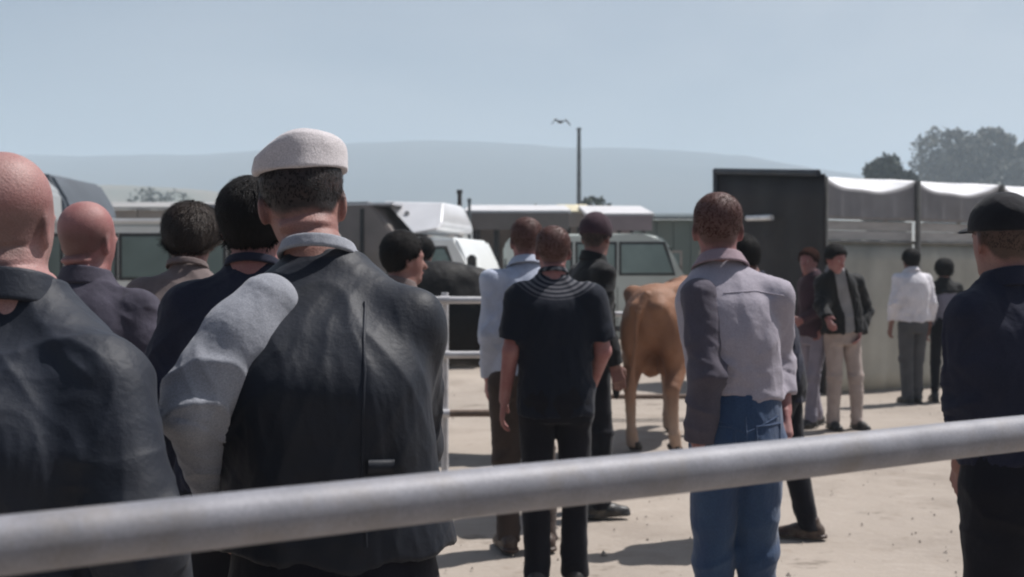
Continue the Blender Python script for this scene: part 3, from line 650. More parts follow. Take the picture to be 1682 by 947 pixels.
# ------------------------------------------------------------------ who stands where
GP = 'people watching the cattle at the market'
def hgt(py, Y): return CAMZ + (HY-py)/F*Y
def P_(px, Y, top, **k): return Person(x=PX(px, Y), Y=Y, H=hgt(top, Y), group=GP, **k)
PEOPLE = [
 P_(10, 1.78, 240, seed=1, label='bald man in slate jacket cut off by the left edge, close behind the rail', skin=M['skin_pink'], nk=.062, rolls=1, w=1.07, lean=(-.025,.02), hx=-.034, hunch=.11, hw=(1.18,.32), yaw=-6,
    armR=((.150,.03,1.335),(.243,-.05,1.09),(.25,.06,.88)), armL=((-.17,0,1.36),(-.27,0,1.15),(-.2,.2,1.0)), hair=('fringe', 'hair_brown'),
    tops=[dict(m=M['slate_jacket'], hem=.86, amp=.80, drape=[(.50,1.3,10),(.38,.7,16)], sr=(.080,.074,.062), flare=.02, belly=.02)], collar=('stand', M['slate_jacket']), pants=dict(m=M['dark_trousers']), shoes=M['shoe_black']),
 Person(x=PX(548, 2.05), Y=2.05, H=1.735, group=GP, seed=2, label='man in pale flat cap and black leather jacket, one light shirt sleeve showing', skin=M['skin_tan'], nk=.061, rolls=1, w=1.12, dp=1.10, hunch=.15, hw=(1.25,.28), lean=(-.043,.03), hx=-.045, hy=.01, hz=.0, yaw=10, pitch=15, roll=-4, buzz=.97, hairup=.028,
    armL=((-.126,.005,1.418),(-.238,-.080,1.235),(-.232,.055,1.045)), armR=((.140,.06,1.375),(.128,.19,1.13),(.05,.33,1.09)), hair=('crop', 'hair_black'), hat=('flat', M['tweed']),
    tops=[dict(name='shirt', m=M['light_shirt'], hem=1.0, amp=.3, sleeve=None, grow=-.012), dict(name='jacket', m=M['black_leather'], hem=.955, amp=.58, drape=[(.10,.8,9),(-.35,.45,11)], sleeve='long', sides=(1,), sr=(.064,.066,.056), flare=.035, neckz=1.512, seams=[('seam',[(.058,1.42),(.072,1.30),(.070,1.15),(.078,.99)],.0022),('strap',[(.08,1.13),(.125,1.128)],.009)])],
    sleeves=[('sleeve', -1, (.056,.062,.047,.074), M['light_shirt'], .75), ],
    collar=('low', M['light_shirt']), pants=dict(m=M['dark_trousers'], top=1.0, lr=(.105,.085,.075)), shoes=M['shoe_black']),
 P_(134, 3.40, 331, seed=3, label='second bald man from the left, in plum grey jacket behind the bald man in slate', skin=M['skin_red'], nk=.060, rolls=1, w=1.05, yaw=-18, pitch=4, hair=('fringe', 'hair_brown'),
    tops=[dict(m=M['plum_jacket'], hem=.84, amp=1.3)], collar=('stand', M['plum_jacket']), pants=dict(m=M['dark_trousers']), shoes=M['shoe_black']),
 P_(298, 3.95, 333, seed=4, label='dark haired man with head bowed, between the bald man and the navy shoulder', skin=M['skin_tan'], w=.92, lean=(0,.05), pitch=24, yaw=6, hair=('thick', 'hair_brown'),
    tops=[dict(m=M['taupe_jacket'], hem=.86, amp=1)], collar=('rib', M['taupe_jacket']), pants=dict(m=M['dark_trousers']), shoes=M['shoe_black']),
 P_(404, 2.88, 294, seed=5, label='black haired man in navy jacket half hidden behind the flat cap man', skin=M['skin_red'], w=1.05, yaw=-8, lean=(.01,.02), hair=('short', 'hair_black'),
    tops=[dict(m=M['navy'], hem=.85, amp=1.2)], collar=('rib', M['navy']), pants=dict(m=M['dark_trousers']), shoes=M['shoe_black']),
 P_(650, 4.95, 382, seed=6, rz=-52, label='dark haired man in taupe jacket looking right beyond the flat cap man', skin=M['skin_tan'], w=.80, yaw=-10, face=1, hair=('short', 'hair_black'),
    tops=[dict(m=M['taupe_jacket'], hem=.86, amp=1)], collar=('stand', M['taupe_jacket']), pants=dict(m=M['dark_trousers']), shoes=M['shoe_black']),
 P_(694, 10.1, 391, seed=7, label='dark haired man in black standing beyond the black bull', skin=M['skin_brown'], w=.9, rz=-15, hair=('short', 'hair_black'),
    tops=[dict(m=M['black_jacket'], hem=.86)], collar=('rib', M['black_jacket']), pants=dict(m=M['dark_trousers']), shoes=M['shoe_black']),
 P_(856, 5.85, 356, seed=8, label='man in pale blue shirt half behind the striped shoulder man', skin=M['skin_red'], w=.84, lean=(.03,.02), hx=.01, rz=12, armL=((-.150,0,1.41),(-.168,-.03,1.14),(-.165,.05,.90)),
    hair=('crop', 'hair_auburn'), tops=[dict(name='shirt', m=M['blue_shirt'], hem=.90, amp=1, sr=(.062,.056,.046))], collar=('shirt', M['blue_shirt']), pants=dict(m=M['brown_trousers']), shoes=M['shoe_brown'], footL=(-.07,.0), footR=(.13,-.02)),
 P_(913, 5.15, 370, seed=9, label='man in black t-shirt with grey stripes across the shoulders', skin=M['skin_red'], w=1.06, nk=.060, lean=(-.012,.02), hunch=.06, yaw=5, rolls=1, armL=((-.170,0,1.395),(-.218,-.02,1.14),(-.250,.03,.90)), armR=((.170,.0,1.395),(.228,0,1.14),(.19,.18,.96)), hair=('crop', 'hair_auburn'),
    tops=[dict(name='tee', m=M['striped'], hem=.83, amp=.95, sleeve='short', slen=.80, sr=(.074,.068,.05), neckz=1.512)], collar=('rib', M['striped']), pants=dict(m=M['dark_trousers']), shoes=M['shoe_black']),
 P_(968, 6.7, 353, seed=10, rz=-70, yaw=38, label='man in plum knitted cap and black jacket beside the tan cow', skin=M['skin_brown'], w=.92, hat=('knit', M['cap_plum']), hair=('crop', 'hair_black'),
    tops=[dict(m=M['black_jacket'], hem=.84)], collar=('stand', M['black_jacket']), pants=dict(m=M['dark_trousers']), shoes=M['shoe_black']),
 P_(1211, 3.78, 314, seed=11, label='man in pale mauve grey shirt and blue jeans, his left sleeve darkened as shade', skin=M['skin_red'], nk=.057, w=.93, lean=(-.046,.02), hunch=.07, hx=-.006, yaw=-4, hair=('crop', 'hair_auburn'),
    armL=((-.138,-.035,1.385),(-.128,-.115,1.13),(-.148,-.085,.90)), armR=((.138,.02,1.385),(.168,.13,1.16),(.172,.04,.985)),
    tops=[dict(name='shirt', m=M['grey_vest'], hem=1.045, flare=.010, amp=.75, sleeve='long', sides=(1,), sr=(.058,.058,.047), neckz=1.512, seams=[('seam',[(-.06,1.40),(.05,1.407),(.15,1.39)],.0020)])],
    sleeves=[('sleeve', -1, (.064,.061,.052), M['mauve_shaded'], 1.1)], collar=('shirt', M['rose']),  # left sleeve: shade put into a darker copy of the shirt colour
    pants=dict(m=M['jeans'], top=1.06, lr=(.088,.068,.056), w=.88, hip=.076, grow=.004, amp=1.2, seams=[('pocket',[(.035,.955),(.128,.960),(.124,.86),(.080,.835),(.038,.86),(.035,.955)],.0024),('pocket',[(-.035,.955),(-.128,.960),(-.124,.86),(-.080,.835),(-.038,.86),(-.035,.955)],.0024),('seam',[(0,.99),(.002,.90),(.0,.84)],.0024),('seam',[(-.12,.985),(0,.935),(.12,.985)],.002)]), shoes=M['shoe_brown'], footL=(-.07,.0), footR=(.062,.02)),
 P_(1287, 6.05, 386, seed=12, rz=78, label='man in dark navy jacket striding left behind the mauve grey shirt', skin=M['skin_brown'], w=.95, lean=(0,.13), hunch=.08, pitch=14, hair=('short', 'hair_black'),
    tops=[dict(m=M['navy'], hem=.80)], collar=('stand', M['navy']), pants=dict(m=M['dark_trousers']), shoes=M['shoe_brown'], footL=(-.09,.17), footR=(.08,-.15)),
 P_(1336, 10.6, 408, seed=13, rz=118, label='slim person in dark plum shirt and lilac trousers turned left beside the open black jacket', skin=M['skin_red'], w=.76, hx=.02, yaw=20, face=1, hair=('short', 'hair_auburn'),
    armL=((-.14,0,1.40),(-.17,.05,1.15),(-.10,.24,1.05)), armR=((.14,0,1.40),(.17,-.03,1.14),(.16,.05,.90)),
    tops=[dict(name='shirt', m=M['pink_shirt'], hem=.88, amp=1.2, sr=(.058,.052,.045))], collar=('shirt', M['pink_shirt']), pants=dict(m=M['lilac_trousers'], lr=(.085,.062,.055)), shoes=M['shoe_black'], footL=(-.08,.12), footR=(.08,-.13)),
 P_(1384, 10.4, 402, seed=14, rz=192, label='man in open black jacket and pale trousers leaning left with elbow out', skin=M['skin_red'], w=1.0, face=1, yaw=18, pitch=18, lean=(.13,.09), hx=.045, hair=('short', 'hair_black'),
    armL=((-.12,.02,1.39),(-.275,-.06,1.12),(-.150,.06,.92)), armR=((.22,.05,1.38),(.29,.16,1.17),(.33,.33,1.06)),
    tops=[dict(name='shirt', m=M['grey_shirt'], hem=.92, amp=.8, sleeve=None), dict(m=M['black_jacket'], hem=.91, grow=.014, open=.060, sr=(.080,.072,.060), flare=.015, amp=1.3)], collar=('shirt', M['grey_shirt']), pants=dict(m=M['beige_trousers'], lr=(.092,.066,.058)), shoes=M['shoe_black'], footL=(-.13,.04), footR=(.10,.0)),
 P_(1499, 12.45, 409, seed=15, rz=8, label='man in white shirt and grey trousers standing by the olive canopy wall', skin=M['skin_brown'], w=.98, hair=('short', 'hair_black'),
    tops=[dict(name='shirt', m=M['white_shirt'], hem=.93, amp=1.0, flare=.03, grow=.010)], collar=('shirt', M['white_shirt']), pants=dict(m=M['grey_trousers'], w=.92, lr=(.094,.072,.062)), shoes=M['shoe_black'], footL=(-.06,0), footR=(.06,.03)),
 P_(1552, 12.6, 426, seed=16, rz=-10, label='slim person in violet grey top and black trousers beside the white shirt', skin=M['skin_tan'], w=.84, hair=('thick', 'hair_black'),
    tops=[dict(name='shirt', m=M['violet_shirt'], hem=.95, amp=1, sr=(.058,.052,.045), neckz=1.49), dict(name='shawl', m=M['black_jacket'], hem=1.33, grow=.016, sleeve='short', slen=.22, sr=(.066,.06,.05))], pants=dict(m=M['dark_trousers'], lr=(.085,.058,.05)), shoes=M['shoe_black'], footL=(-.12,0), footR=(.12,.02)),
 P_(1692, 3.1, 322, seed=17, label='broad man in black peaked cap and navy jacket cut off by the right edge', skin=M['skin_tan'], w=1.2, lean=(-.03,.02), hx=-.022, yaw=9, hat=('peaked', M['cap_black']), hair=('crop', 'hair_brown'), face=1,
    armL=((-.165,0,1.39),(-.170,.02,1.13),(-.14,.16,.93)), tops=[dict(m=M['navy'], hem=.97, amp=1.2, sr=(.07,.064,.054))], collar=('stand', M['navy']), pants=dict(m=M['dark_trousers'], lr=(.115,.088,.078)), shoes=M['shoe_black'], footL=(-.10,-.01)),
]
from concurrent.futures import ThreadPoolExecutor
with ThreadPoolExecutor(4) as ex: list(ex.map(lambda p: p.work(), PEOPLE))
for p in PEOPLE: p.link()

# ------------------------------------------------------------------ cattle
def cow_sdf(bull):
    def f(p):
        q = np.concatenate([np.abs(p[:,0:1]), p[:,1:]], 1)
        d = ell(p, (0,-.52,1.07), (.245,.30,.275)); d = smin(d, ell(p, (0,.02,.98), (.30,.62,.345)), .10); d = smin(d, ell(p, (0,.52,1.03), (.25,.34,.37)), .10)
        d = smin(d, cap(p, (0,-.70,1.25), (0,.62,1.31), .055, .07), .12)
        d = smin(d, np.sqrt(((q-np.array((.20,-.50,1.27), np.float32))**2).sum(1))-.07, .09); d = smin(d, cap(q, (.085,-.78,1.16), (.10,-.74,1.08), .055, .05), .07)
        d = smin(d, ell(q, (.150,-.56,.92), (.110,.22,.27)), .07)
        d = smin(d, cap(q, (.165,-.50,.78), (.165,-.70,.52), .098, .052), .06); d = smin(d, cap(q, (.165,-.70,.52), (.165,-.655,.16), .048, .036), .02)
        d = smin(d, cap(q, (.165,-.655,.16), (.168,-.61,.05), .043, .046), .02)
        d = smin(d, cap(q, (.16,.50,.88), (.15,.50,.50), .115, .058), .06); d = smin(d, cap(q, (.15,.50,.50), (.15,.505,.16), .052, .037), .02); d = smin(d, cap(q, (.15,.505,.16), (.152,.54,.05), .043, .046), .02)
        d = smin(d, cap(p, (0,.62,1.10), (0,1.02,1.27), .20, .135), .10); d = smin(d, ell(p, (0,.70,.82), (.07,.22,.22)), .08)
        h = cap(p, (0,1.06,1.34), (0,1.38,1.10), .105, .068); h = smin(h, cap(p, (0,1.38,1.10), (0,1.44,1.06), .072, .064), .03); h = smin(h, ell(q, (.075,1.12,1.33), (.05,.06,.05)), .04)
        d = smin(d, h, .07); d = smin(d, ell(np.stack([q[:,0], q[:,1], q[:,2]+.25*(q[:,0]-.1)], 1), (.20,1.02,1.37), (.105,.022,.050)), .025)
        t = cap(p, (-.02,-.76,1.27), (-.06,-.84,1.12), .036, .024); t = smin(t, cap(p, (-.06,-.84,1.12), (-.10,-.87,.66), .020, .014), .02); t = smin(t, ell(p, (-.10,-.87,.54), (.034,.034,.13)), .03)
        d = smin(d, t, .012)
        if bull:
            d = smin(d, ell(p, (0,.42,1.28), (.17,.34,.16)), .10); d = smin(d, cap(p, (0,-.05,.66), (0,-.12,.52), .075, .022), .07)
        else: d = smin(d, ell(q, (.06,-.42,.70), (.09,.14,.12)), .06)
        return smax(d, .035 - p[:,2], .005)
    return f
def coat(name, c, c2, pale):
    m = mat(name, c, .62, var=.2, vscale=3.2, bump=.35, bscale=90, col2=c2, spec=.25, stretch=(1,1,.6), fine=.35)
    if pale:                                                         # lower legs of a paler hair
        nt = m.node_tree; N = nt.nodes; L = nt.links; p = N['Principled BSDF']; src = p.inputs['Base Color'].links[0].from_socket
        co = N.new('ShaderNodeTexCoord'); sx = N.new('ShaderNodeSeparateXYZ'); L.new(co.outputs['Object'], sx.inputs[0])
        r = N.new('ShaderNodeMapRange'); r.inputs['From Min'].default_value = .62; r.inputs['From Max'].default_value = .22; r.inputs['To Max'].default_value = .75; L.new(sx.outputs['Z'], r.inputs['Value'])
        mx = N.new('ShaderNodeMix'); mx.data_type = 'RGBA'; mx.inputs['B'].default_value = (.40,.30,.235,1); L.new(r.outputs[0], mx.inputs['Factor']); L.new(src, mx.inputs['A']); L.new(mx.outputs['Result'], p.inputs['Base Color'])
    return m
def make_cow(label, cat, x, Y, rz, s, m, bull, group):
    root = empty('cow' if not bull else 'bull', (x, Y, 0), R(rz), label, cat, group); f0 = cow_sdf(bull); f = f0 if bull else (lambda p: f0(p*np.array((.94,1,1), np.float32)))
    V, Q = sdf_mesh(f, (-.42,-1.0,-.02), (.42,1.6,1.6), .016); N = unit(grad(f, V)); V = V + N*((fbm(V*7, 3)-.5)*.022 + (fbm(V*40, 2)-.5)*.006)[:,None]
    mesh_np('body', V*s, Q, m, root)
    hf = mat('hoof', (.03,.025,.022), .6)
    for hx, hy in ((.168,-.60),(-.168,-.60),(.152,.55),(-.152,.55)):
        g = lambda p: smax(smax(smin(cap(p, (hx-.022,hy-.02,.06), (hx-.024,hy+.05,.02), .036, .032), cap(p, (hx+.022,hy-.02,.06), (hx+.024,hy+.05,.02), .036, .032), .006), -p[:,2], .003), p[:,2]-.075, .004)
        V, Q = sdf_mesh(g, (hx-.09,hy-.1,-.01), (hx+.09,hy+.13,.11), .009); mesh_np('hoof', V*s, Q, hf, root)
    em = mat('animal_eye', (.01,.008,.006), .1)
    for sx in (-1, 1):
        V, Q = sdf_mesh(lambda p: np.sqrt(((p-np.array((sx*.112,1.155,1.315), np.float32))**2).sum(1))-.024, (sx*.112-.04,1.11,1.27), (sx*.112+.04,1.2,1.36), .008); mesh_np('eye', V*s, Q, em, root)
    V, Q = sdf_mesh(lambda p: cap(p, (-.028,1.452,1.065), (.028,1.452,1.065), .044, .044), (-.1,1.38,1.0), (.1,1.52,1.13), .010); mesh_np('muzzle', V*s, Q, mat('muzzle', (.035,.025,.024), .35, bump=.3), root)
    return root
make_cow('tan brown cow seen from behind between the crowd', 'cow', PX(1064, 9.7)+.20, 9.6, -22, 1.02, coat('tan_hide', (.31,.160,.095), (.17,.075,.040), 1), False, 'cattle at the market')
make_cow('black bull standing side on behind the metal barrier', 'bull', PX(822, 9.0), 9.0, 90, 1.08, coat('black_hide', (.006,.006,.007), (.010,.009,.009), 0), True, 'cattle at the market')

# ------------------------------------------------------------------ barriers
def barrier(label, a, b, zs, r, posts, mr, mp, low=None, pr=None, zt=None):
    a, b = Vector(a), Vector(b); root = empty('metal_barrier', (a.x, a.y, 0), 0, label, 'barrier'); o = Vector((a.x, a.y, 0))
    for i, z in enumerate(zs):
        bm = bmesh.new(); n = 12; u = (b-a).normalized()
        tube(bm, [a + (b-a)*t/n - o + Vector((0,0,z - a.z + .0008*math.sin(t*1.7+i))) for t in range(n+1)], r, 20); bm_obj('rail', bm, low if (low and i == len(zs)-1) else mr, root, True)
    side = Vector((b.y-a.y, -(b.x-a.x), 0)).normalized()
    for t in posts:
        c = a + (b-a)*t - o - side*(r+(pr or r)); bm = bmesh.new(); tube(bm, [(c.x, c.y, -.05), (c.x, c.y, zt or max(zs)+.05)], pr or r, 18); p = bm_obj('post', bm, mp, root, True)
        for z in zs:
            bm = bmesh.new(); k = a + (b-a)*t - o; tube(bm, [(k.x-(b-a).normalized().x*.035, k.y-(b-a).normalized().y*.035, z), (k.x+(b-a).normalized().x*.035, k.y+(b-a).normalized().y*.035, z)], r*1.16, 18); bm_obj('clamp', bm, mp, p, True)
    return root
rl, rr = Vector((-.4214, .9035, 0)), Vector((.7183, 1.54, 0)); du = rr-rl
barrier('thick galvanised steel rail crossing in front of the whole crowd', rl-du*.55, rr+du*.6, (1.237, .70), .0248, (.04, .96), M['steel'], M['steel'])
barrier('pale three rail barrier in front of the black bull', (PX(520,7.3),7.3,0), (PX(985,7.3),7.3,0), (1.288,.925,.535), .024, (.452,.99), M['rail_paint'], M['rail_paint'], M['rail_shade'])
barrier('far barrier with weathered rails behind the tan cow', (PX(925,11.3),11.3,0), (PX(1215,11.3),11.3,0), (1.05,.63,.20), .026, (.02,.98), M['rail_paint'], M['rail_shade'], M['rail_shade'])
# ------------------------------------------------------------------ ground, hills, haze
def ground_mat():
    m = mat('sandy_ground', (.36,.312,.268), .95, var=.12, vscale=.55, bump=.6, bscale=22, fine=.35, spec=.2); nt = m.node_tree; N = nt.nodes; L = nt.links; p = N['Principled BSDF']
    src = p.inputs['Base Color'].links[0].from_socket; co = N.new('ShaderNodeTexCoord')
    def layer(scale, lo, hi, col, amt, src, stretch=(1,1,1)):
        mp = N.new('ShaderNodeMapping'); mp.inputs['Scale'].default_value = stretch; L.new(co.outputs['Object'], mp.inputs[0])
        n = N.new('ShaderNodeTexNoise'); n.inputs['Scale'].default_value = scale; n.inputs['Detail'].default_value = 9; n.inputs['Roughness'].default_value = .68; L.new(mp.outputs[0], n.inputs['Vector'])
        r = N.new('ShaderNodeMapRange'); r.inputs['From Min'].default_value = lo; r.inputs['From Max'].default_value = hi; r.inputs['To Max'].default_value = amt; L.new(n.outputs['Fac'], r.inputs['Value'])
        mx = N.new('ShaderNodeMix'); mx.data_type = 'RGBA'; mx.inputs['B'].default_value = (*col, 1); L.new(r.outputs[0], mx.inputs['Factor']); L.new(src, mx.inputs['A']); return mx.outputs['Result']
    s = layer(.9, .50, .66, (.22,.185,.155), .55, src); s = layer(4.5, .58, .72, (.17,.13,.095), .5, s); s = layer(2.2, .55, .7, (.43,.38,.335), .5, s, (1,2.2,1)); s = layer(60, .60, .72, (.15,.12,.09), .6, s); s = layer(1.6, .60, .67, (.105,.085,.065), .6, s, (1,1.6,1)); s = layer(140, .66, .72, (.42,.36,.24), .5, s, (1,.25,1))
    L.new(s, p.inputs['Base Color']); return m
def ground():
    me = bpy.data.meshes.new('ground'); ys = np.concatenate([np.linspace(-6, 26, 215), np.geomspace(27, 2500, 40)]); xs0 = np.linspace(-1, 1, 181)
    V = []; W_ = lambda y: 14 + max(0, y)*1.15 if y < 3000 else 3600
    for y in ys:
        xs = xs0*W_(y); V.append(np.stack([xs, np.full_like(xs, y), np.zeros_like(xs)], 1))
    V = np.concatenate(V).astype(np.float32); near = np.clip((40-V[:,1])/20, 0, 1)
    V[:,2] = near*((fbm(V*np.array((.9,.9,0), np.float32)+5, 4)-.5)*.05 + (fbm(V*np.array((5,5,0), np.float32), 3)-.5)*.022) - .012
    n = len(xs0); i = np.arange(len(ys)-1)[:,None]*n + np.arange(n-1)[None]; i = i.ravel(); Q = np.stack([i, i+1, i+n+1, i+n], 1)
    o = mesh_np('ground', V, Q, ground_mat()); o['kind'] = 'structure'
    bm = bmesh.new(); r = random.Random(3)                           # loose pebbles and clods on the sand
    for k in range(800):
        y = 4.2 + 9.5*r.random()**1.4; x = r.uniform(-1, 1)*(.5+y*.52); a = r.uniform(.003, .009) if r.random() < .93 else r.uniform(.014, .028)
        pts = [(r.uniform(.7,1.2)*math.cos(t)*a+x, r.uniform(.7,1.2)*math.sin(t)*a+y, -.006) for t in (0,1.26,2.5,3.77,5.0)]; vs = [bm.verts.new(p) for p in pts]; tp = bm.verts.new((x+r.uniform(-.3,.3)*a, y+r.uniform(-.3,.3)*a, a*r.uniform(.5,1.0)))
        for q in range(5): bm.faces.new((vs[q], vs[(q+1)%5], tp))
    g = bm_obj('gravel', bm, mat('pebble', (.36,.31,.265), .9, var=.3, vscale=3)); g['kind'] = 'stuff'
ground()
def ridge_hill(name, Y, table, depth, m, rough, seed):
    px, py = zip(*table); xs = np.linspace(-900, 2600, 300); top = np.array([PZ(v, Y) for v in np.interp(xs, px, py)])
    rows = []; T = np.linspace(0, 1, 40)
    for t in T:
        X = (xs-CX)/F*Y; y = np.full_like(X, Y - depth*(1-t)); prof = sst(np.array(t)) 
        P = np.stack([X, y, 0*X], 1).astype(np.float32); nz = (fbm(P/ (Y*.06) + seed, 5)-.5)*rough*top.mean()*min(1, t*1.6)
        rows.append(np.stack([X*(1-.0*t), y, top*prof + nz*(1-.55*t) - 2*(1-t)], 1))
    back = rows[-1].copy(); back[:,1] += depth*.5; back[:,2] = -5; rows.append(back)
    V = np.concatenate(rows); n = len(xs); i = (np.arange(len(rows)-1)[:,None]*n + np.arange(n-1)[None]).ravel(); o = mesh_np(name, V, np.stack([i, i+1, i+n+1, i+n], 1), m); o['kind'] = 'structure'
hm = mat('hill_scrub', (.030,.042,.045), .95, var=.4, vscale=.006, col2=(.055,.058,.052)); fm = mat('foothill_dry', (.20,.165,.12), .95, var=.35, vscale=.02, col2=(.10,.10,.065))
ridge_hill('hills', 1250, [(-900,300),(-300,275),(0,262),(200,262),(380,258),(500,246),(600,240),(700,238),(800,240),(900,246),(1000,248),(1100,253),(1200,262),(1300,278),(1420,296),(1682,315),(2600,330)], 700, hm, .10, 3)
ridge_hill('foothills', 520, [(-900,330),(-100,318),(100,304),(220,306),(330,312),(430,322),(560,338),(700,352),(900,360),(1200,358),(1500,362),(2600,370)], 190, fm, .16, 8)
def haze_box():
    bm = bmesh.new(); box(bm, -4200, 4200, -40, 2600, -6, 175); m = bpy.data.materials.new('haze_air'); m.use_nodes = True; N = m.node_tree.nodes; L = m.node_tree.links
    N.remove(N['Principled BSDF']); v = N.new('ShaderNodeVolumePrincipled'); v.inputs['Color'].default_value = (.74,.88,1.0,1); v.inputs['Density'].default_value = HAZE; v.inputs['Anisotropy'].default_value = .0
    L.new(v.outputs[0], N['Material Output'].inputs['Volume']); o = bm_obj('haze', bm, m); o['kind'] = 'stuff'
HAZE = .00105
haze_box()

# ------------------------------------------------------------------ vehicles
def paint(name, c, wear=.3): return mat(name, c, .35, var=.06, vscale=3, coat=.4, wear=wear, bump=.03, bscale=4)
GLASS = mat('dark_glass', (.15,.20,.19), .12, var=.2, vscale=2, spec=.6); GLASS2 = mat('pale_glass', (.22,.29,.28), .10, var=.2, vscale=2, spec=.6)
RUB = mat('rubber', (.02,.02,.02), .9, bump=.3, wear=.5); RIM = mat('wheel_rim', (.35,.35,.36), .4, .6, wear=.4); TRIM = mat('black_trim', (.02,.022,.024), .6, wear=.3); LAMP = mat('lamp_glass', (.7,.7,.68), .1); RED = mat('red_lens', (.35,.02,.015), .15)
def wheel(root, x, y, r, w=.2):
    bm = bmesh.new(); tube(bm, [(x, y-w/2, r), (x, y-w/2+.03, r), (x, y+w/2-.03, r), (x, y+w/2, r)], [r*.93, r, r, r*.93], 28); t = bm_obj('wheel', bm, RUB, root, True)
    s = -1 if y < 0 else 1; bm = bmesh.new(); tube(bm, [(x, y+s*(w/2-.02), r), (x, y+s*(w/2+.012), r), (x, y+s*(w/2+.004), r)], [r*.62, r*.60, r*.22], 24); bm_obj('rim', bm, RIM, t, True)
def vehicle(name, label, cat, x, Y, rz, prof, Wd, pm, wins, wheels, wr, ends=(), extra=None, glass=GLASS):
    """side profile in (x,z), centred on the middle of its length; +x is the front"""
    root = empty(name, (x, Y, 0), R(rz), label, cat); bm = bmesh.new(); prism(bm, prof, -Wd/2, Wd/2); bm_obj('body', bm, pm, root, True, .05, 3)
    for s in (-1, 1):
        for wn in wins:
            bm = bmesh.new(); prism(bm, wn, s*(Wd/2-.02), s*(Wd/2+.006)); wo = bm_obj('window', bm, glass, root, False, .004, 1)
            cx = sum(p[0] for p in wn)/len(wn); cz = sum(p[1] for p in wn)/len(wn); out_ = [(cx+(p[0]-cx)*1.0+math.copysign(.045, p[0]-cx), cz+math.copysign(.045, p[1]-cz)+(p[1]-cz)) for p in wn]
            bm = bmesh.new(); prism(bm, out_, s*(Wd/2-.02), s*(Wd/2+.003)); bm_obj('frame', bm, TRIM, wo, False)
        for wx in wheels: wheel(root, wx, s*(Wd/2-.12), wr)
        xs_ = sorted({round(a, 3) for wn in wins for a in (min(p[0] for p in wn)-.05, max(p[0] for p in wn)+.05)}) if len(wins) > 1 else [min(p[0] for p in wins[0])-.06, max(p[0] for p in wins[0])+.10]
        for q, xx in enumerate(xs_[1::2]):                            # door gaps and handles below the windows
            bm = bmesh.new(); box(bm, xx-.006, xx+.006, min(s*(Wd/2-.01), s*(Wd/2+.004)), max(s*(Wd/2-.01), s*(Wd/2+.004)), .58, 1.24); bm_obj('door_gap', bm, TRIM, root)
            bm = bmesh.new(); box(bm, xx-.22, xx-.08, min(s*(Wd/2-.01), s*(Wd/2+.03)), max(s*(Wd/2-.01), s*(Wd/2+.03)), 1.10, 1.14); bm_obj('door_handle', bm, TRIM, root, False, .008)
        x0, x1 = min(p[0] for p in prof), max(p[0] for p in prof); bm = bmesh.new(); box(bm, x0+.15, x1-.15, s*(Wd/2-.01) if s > 0 else -(Wd/2+.015), (Wd/2+.015) if s > 0 else -(Wd/2-.01), .46, .56); bm_obj('side_trim', bm, TRIM, root, False, .01)
        bm = bmesh.new(); box(bm, x1-.02, x1+.03, s*Wd*.36-.11, s*Wd*.36+.11, .72, .90); bm_obj('headlight', bm, LAMP, root, False, .02); bm = bmesh.new(); box(bm, x0-.03, x0+.02, s*Wd*.42-.06, s*Wd*.42+.06, .75, 1.05); bm_obj('tail_light', bm, RED, root, False, .02)
    for xx in (min(p[0] for p in prof)-.06, max(p[0] for p in prof)-.06):
        bm = bmesh.new(); box(bm, xx, xx+.12, -Wd/2+.02, Wd/2-.02, .36, .56); bm_obj('bumper', bm, TRIM, root, False, .03)
    if extra: extra(root)
    return root
def quad(x0, x1, z0, z1, sl=0): return [(x0, z0), (x1+sl, z0), (x1, z1), (x0, z1)]
def mirrors(x, z, Wd):
    def e(root):
        for s in (-1, 1):
            bm = bmesh.new(); box(bm, x-.06, x+.06, s*(Wd/2+.16)-.09, s*(Wd/2+.16)+.09, z-.14, z+.14); m = bm_obj('wing_mirror', bm, TRIM, root, False, .03)
            bm = bmesh.new(); tube(bm, [(x, s*(Wd/2-.02), z-.02), (x, s*(Wd/2+.10), z-.02)], .018, 8); bm_obj('arm', bm, TRIM, m)
    return e
# minibus behind the left of the crowd
Yv = 15.5; k = F/Yv
def bus_extra(root):
    mirrors(-2.0, 1.5, 1.9)(root)
    bm = bmesh.new(); box(bm, -2.0, 2.05, -.97, .97, 2.135, 2.20); bm_obj('roof_rim', bm, paint('roof_white', (.78,.78,.78), .1), root, False, .03)
vehicle('minibus', 'pale minibus with dark green windows and bright roof edge behind the bald men', 'minibus', PX(300, Yv), Yv, 0,
        [(-2.2,.36),(2.15,.36),(2.2,1.2),(2.12,2.0),(2.0,2.14),(-1.9,2.14),(-2.1,1.9),(-2.25,1.15)], 1.9, paint('van_cream', (.70,.72,.70), .12),
        [quad(-1.90,-1.34,1.42,1.96), quad(-1.24,-.62,1.42,1.96), quad(-.52,.10,1.42,1.96), quad(.20,.82,1.42,1.96), quad(.92,1.32,1.42,1.96), quad(1.42,1.95,1.42,1.96)], (-1.4, 1.35), .34, extra=bus_extra)
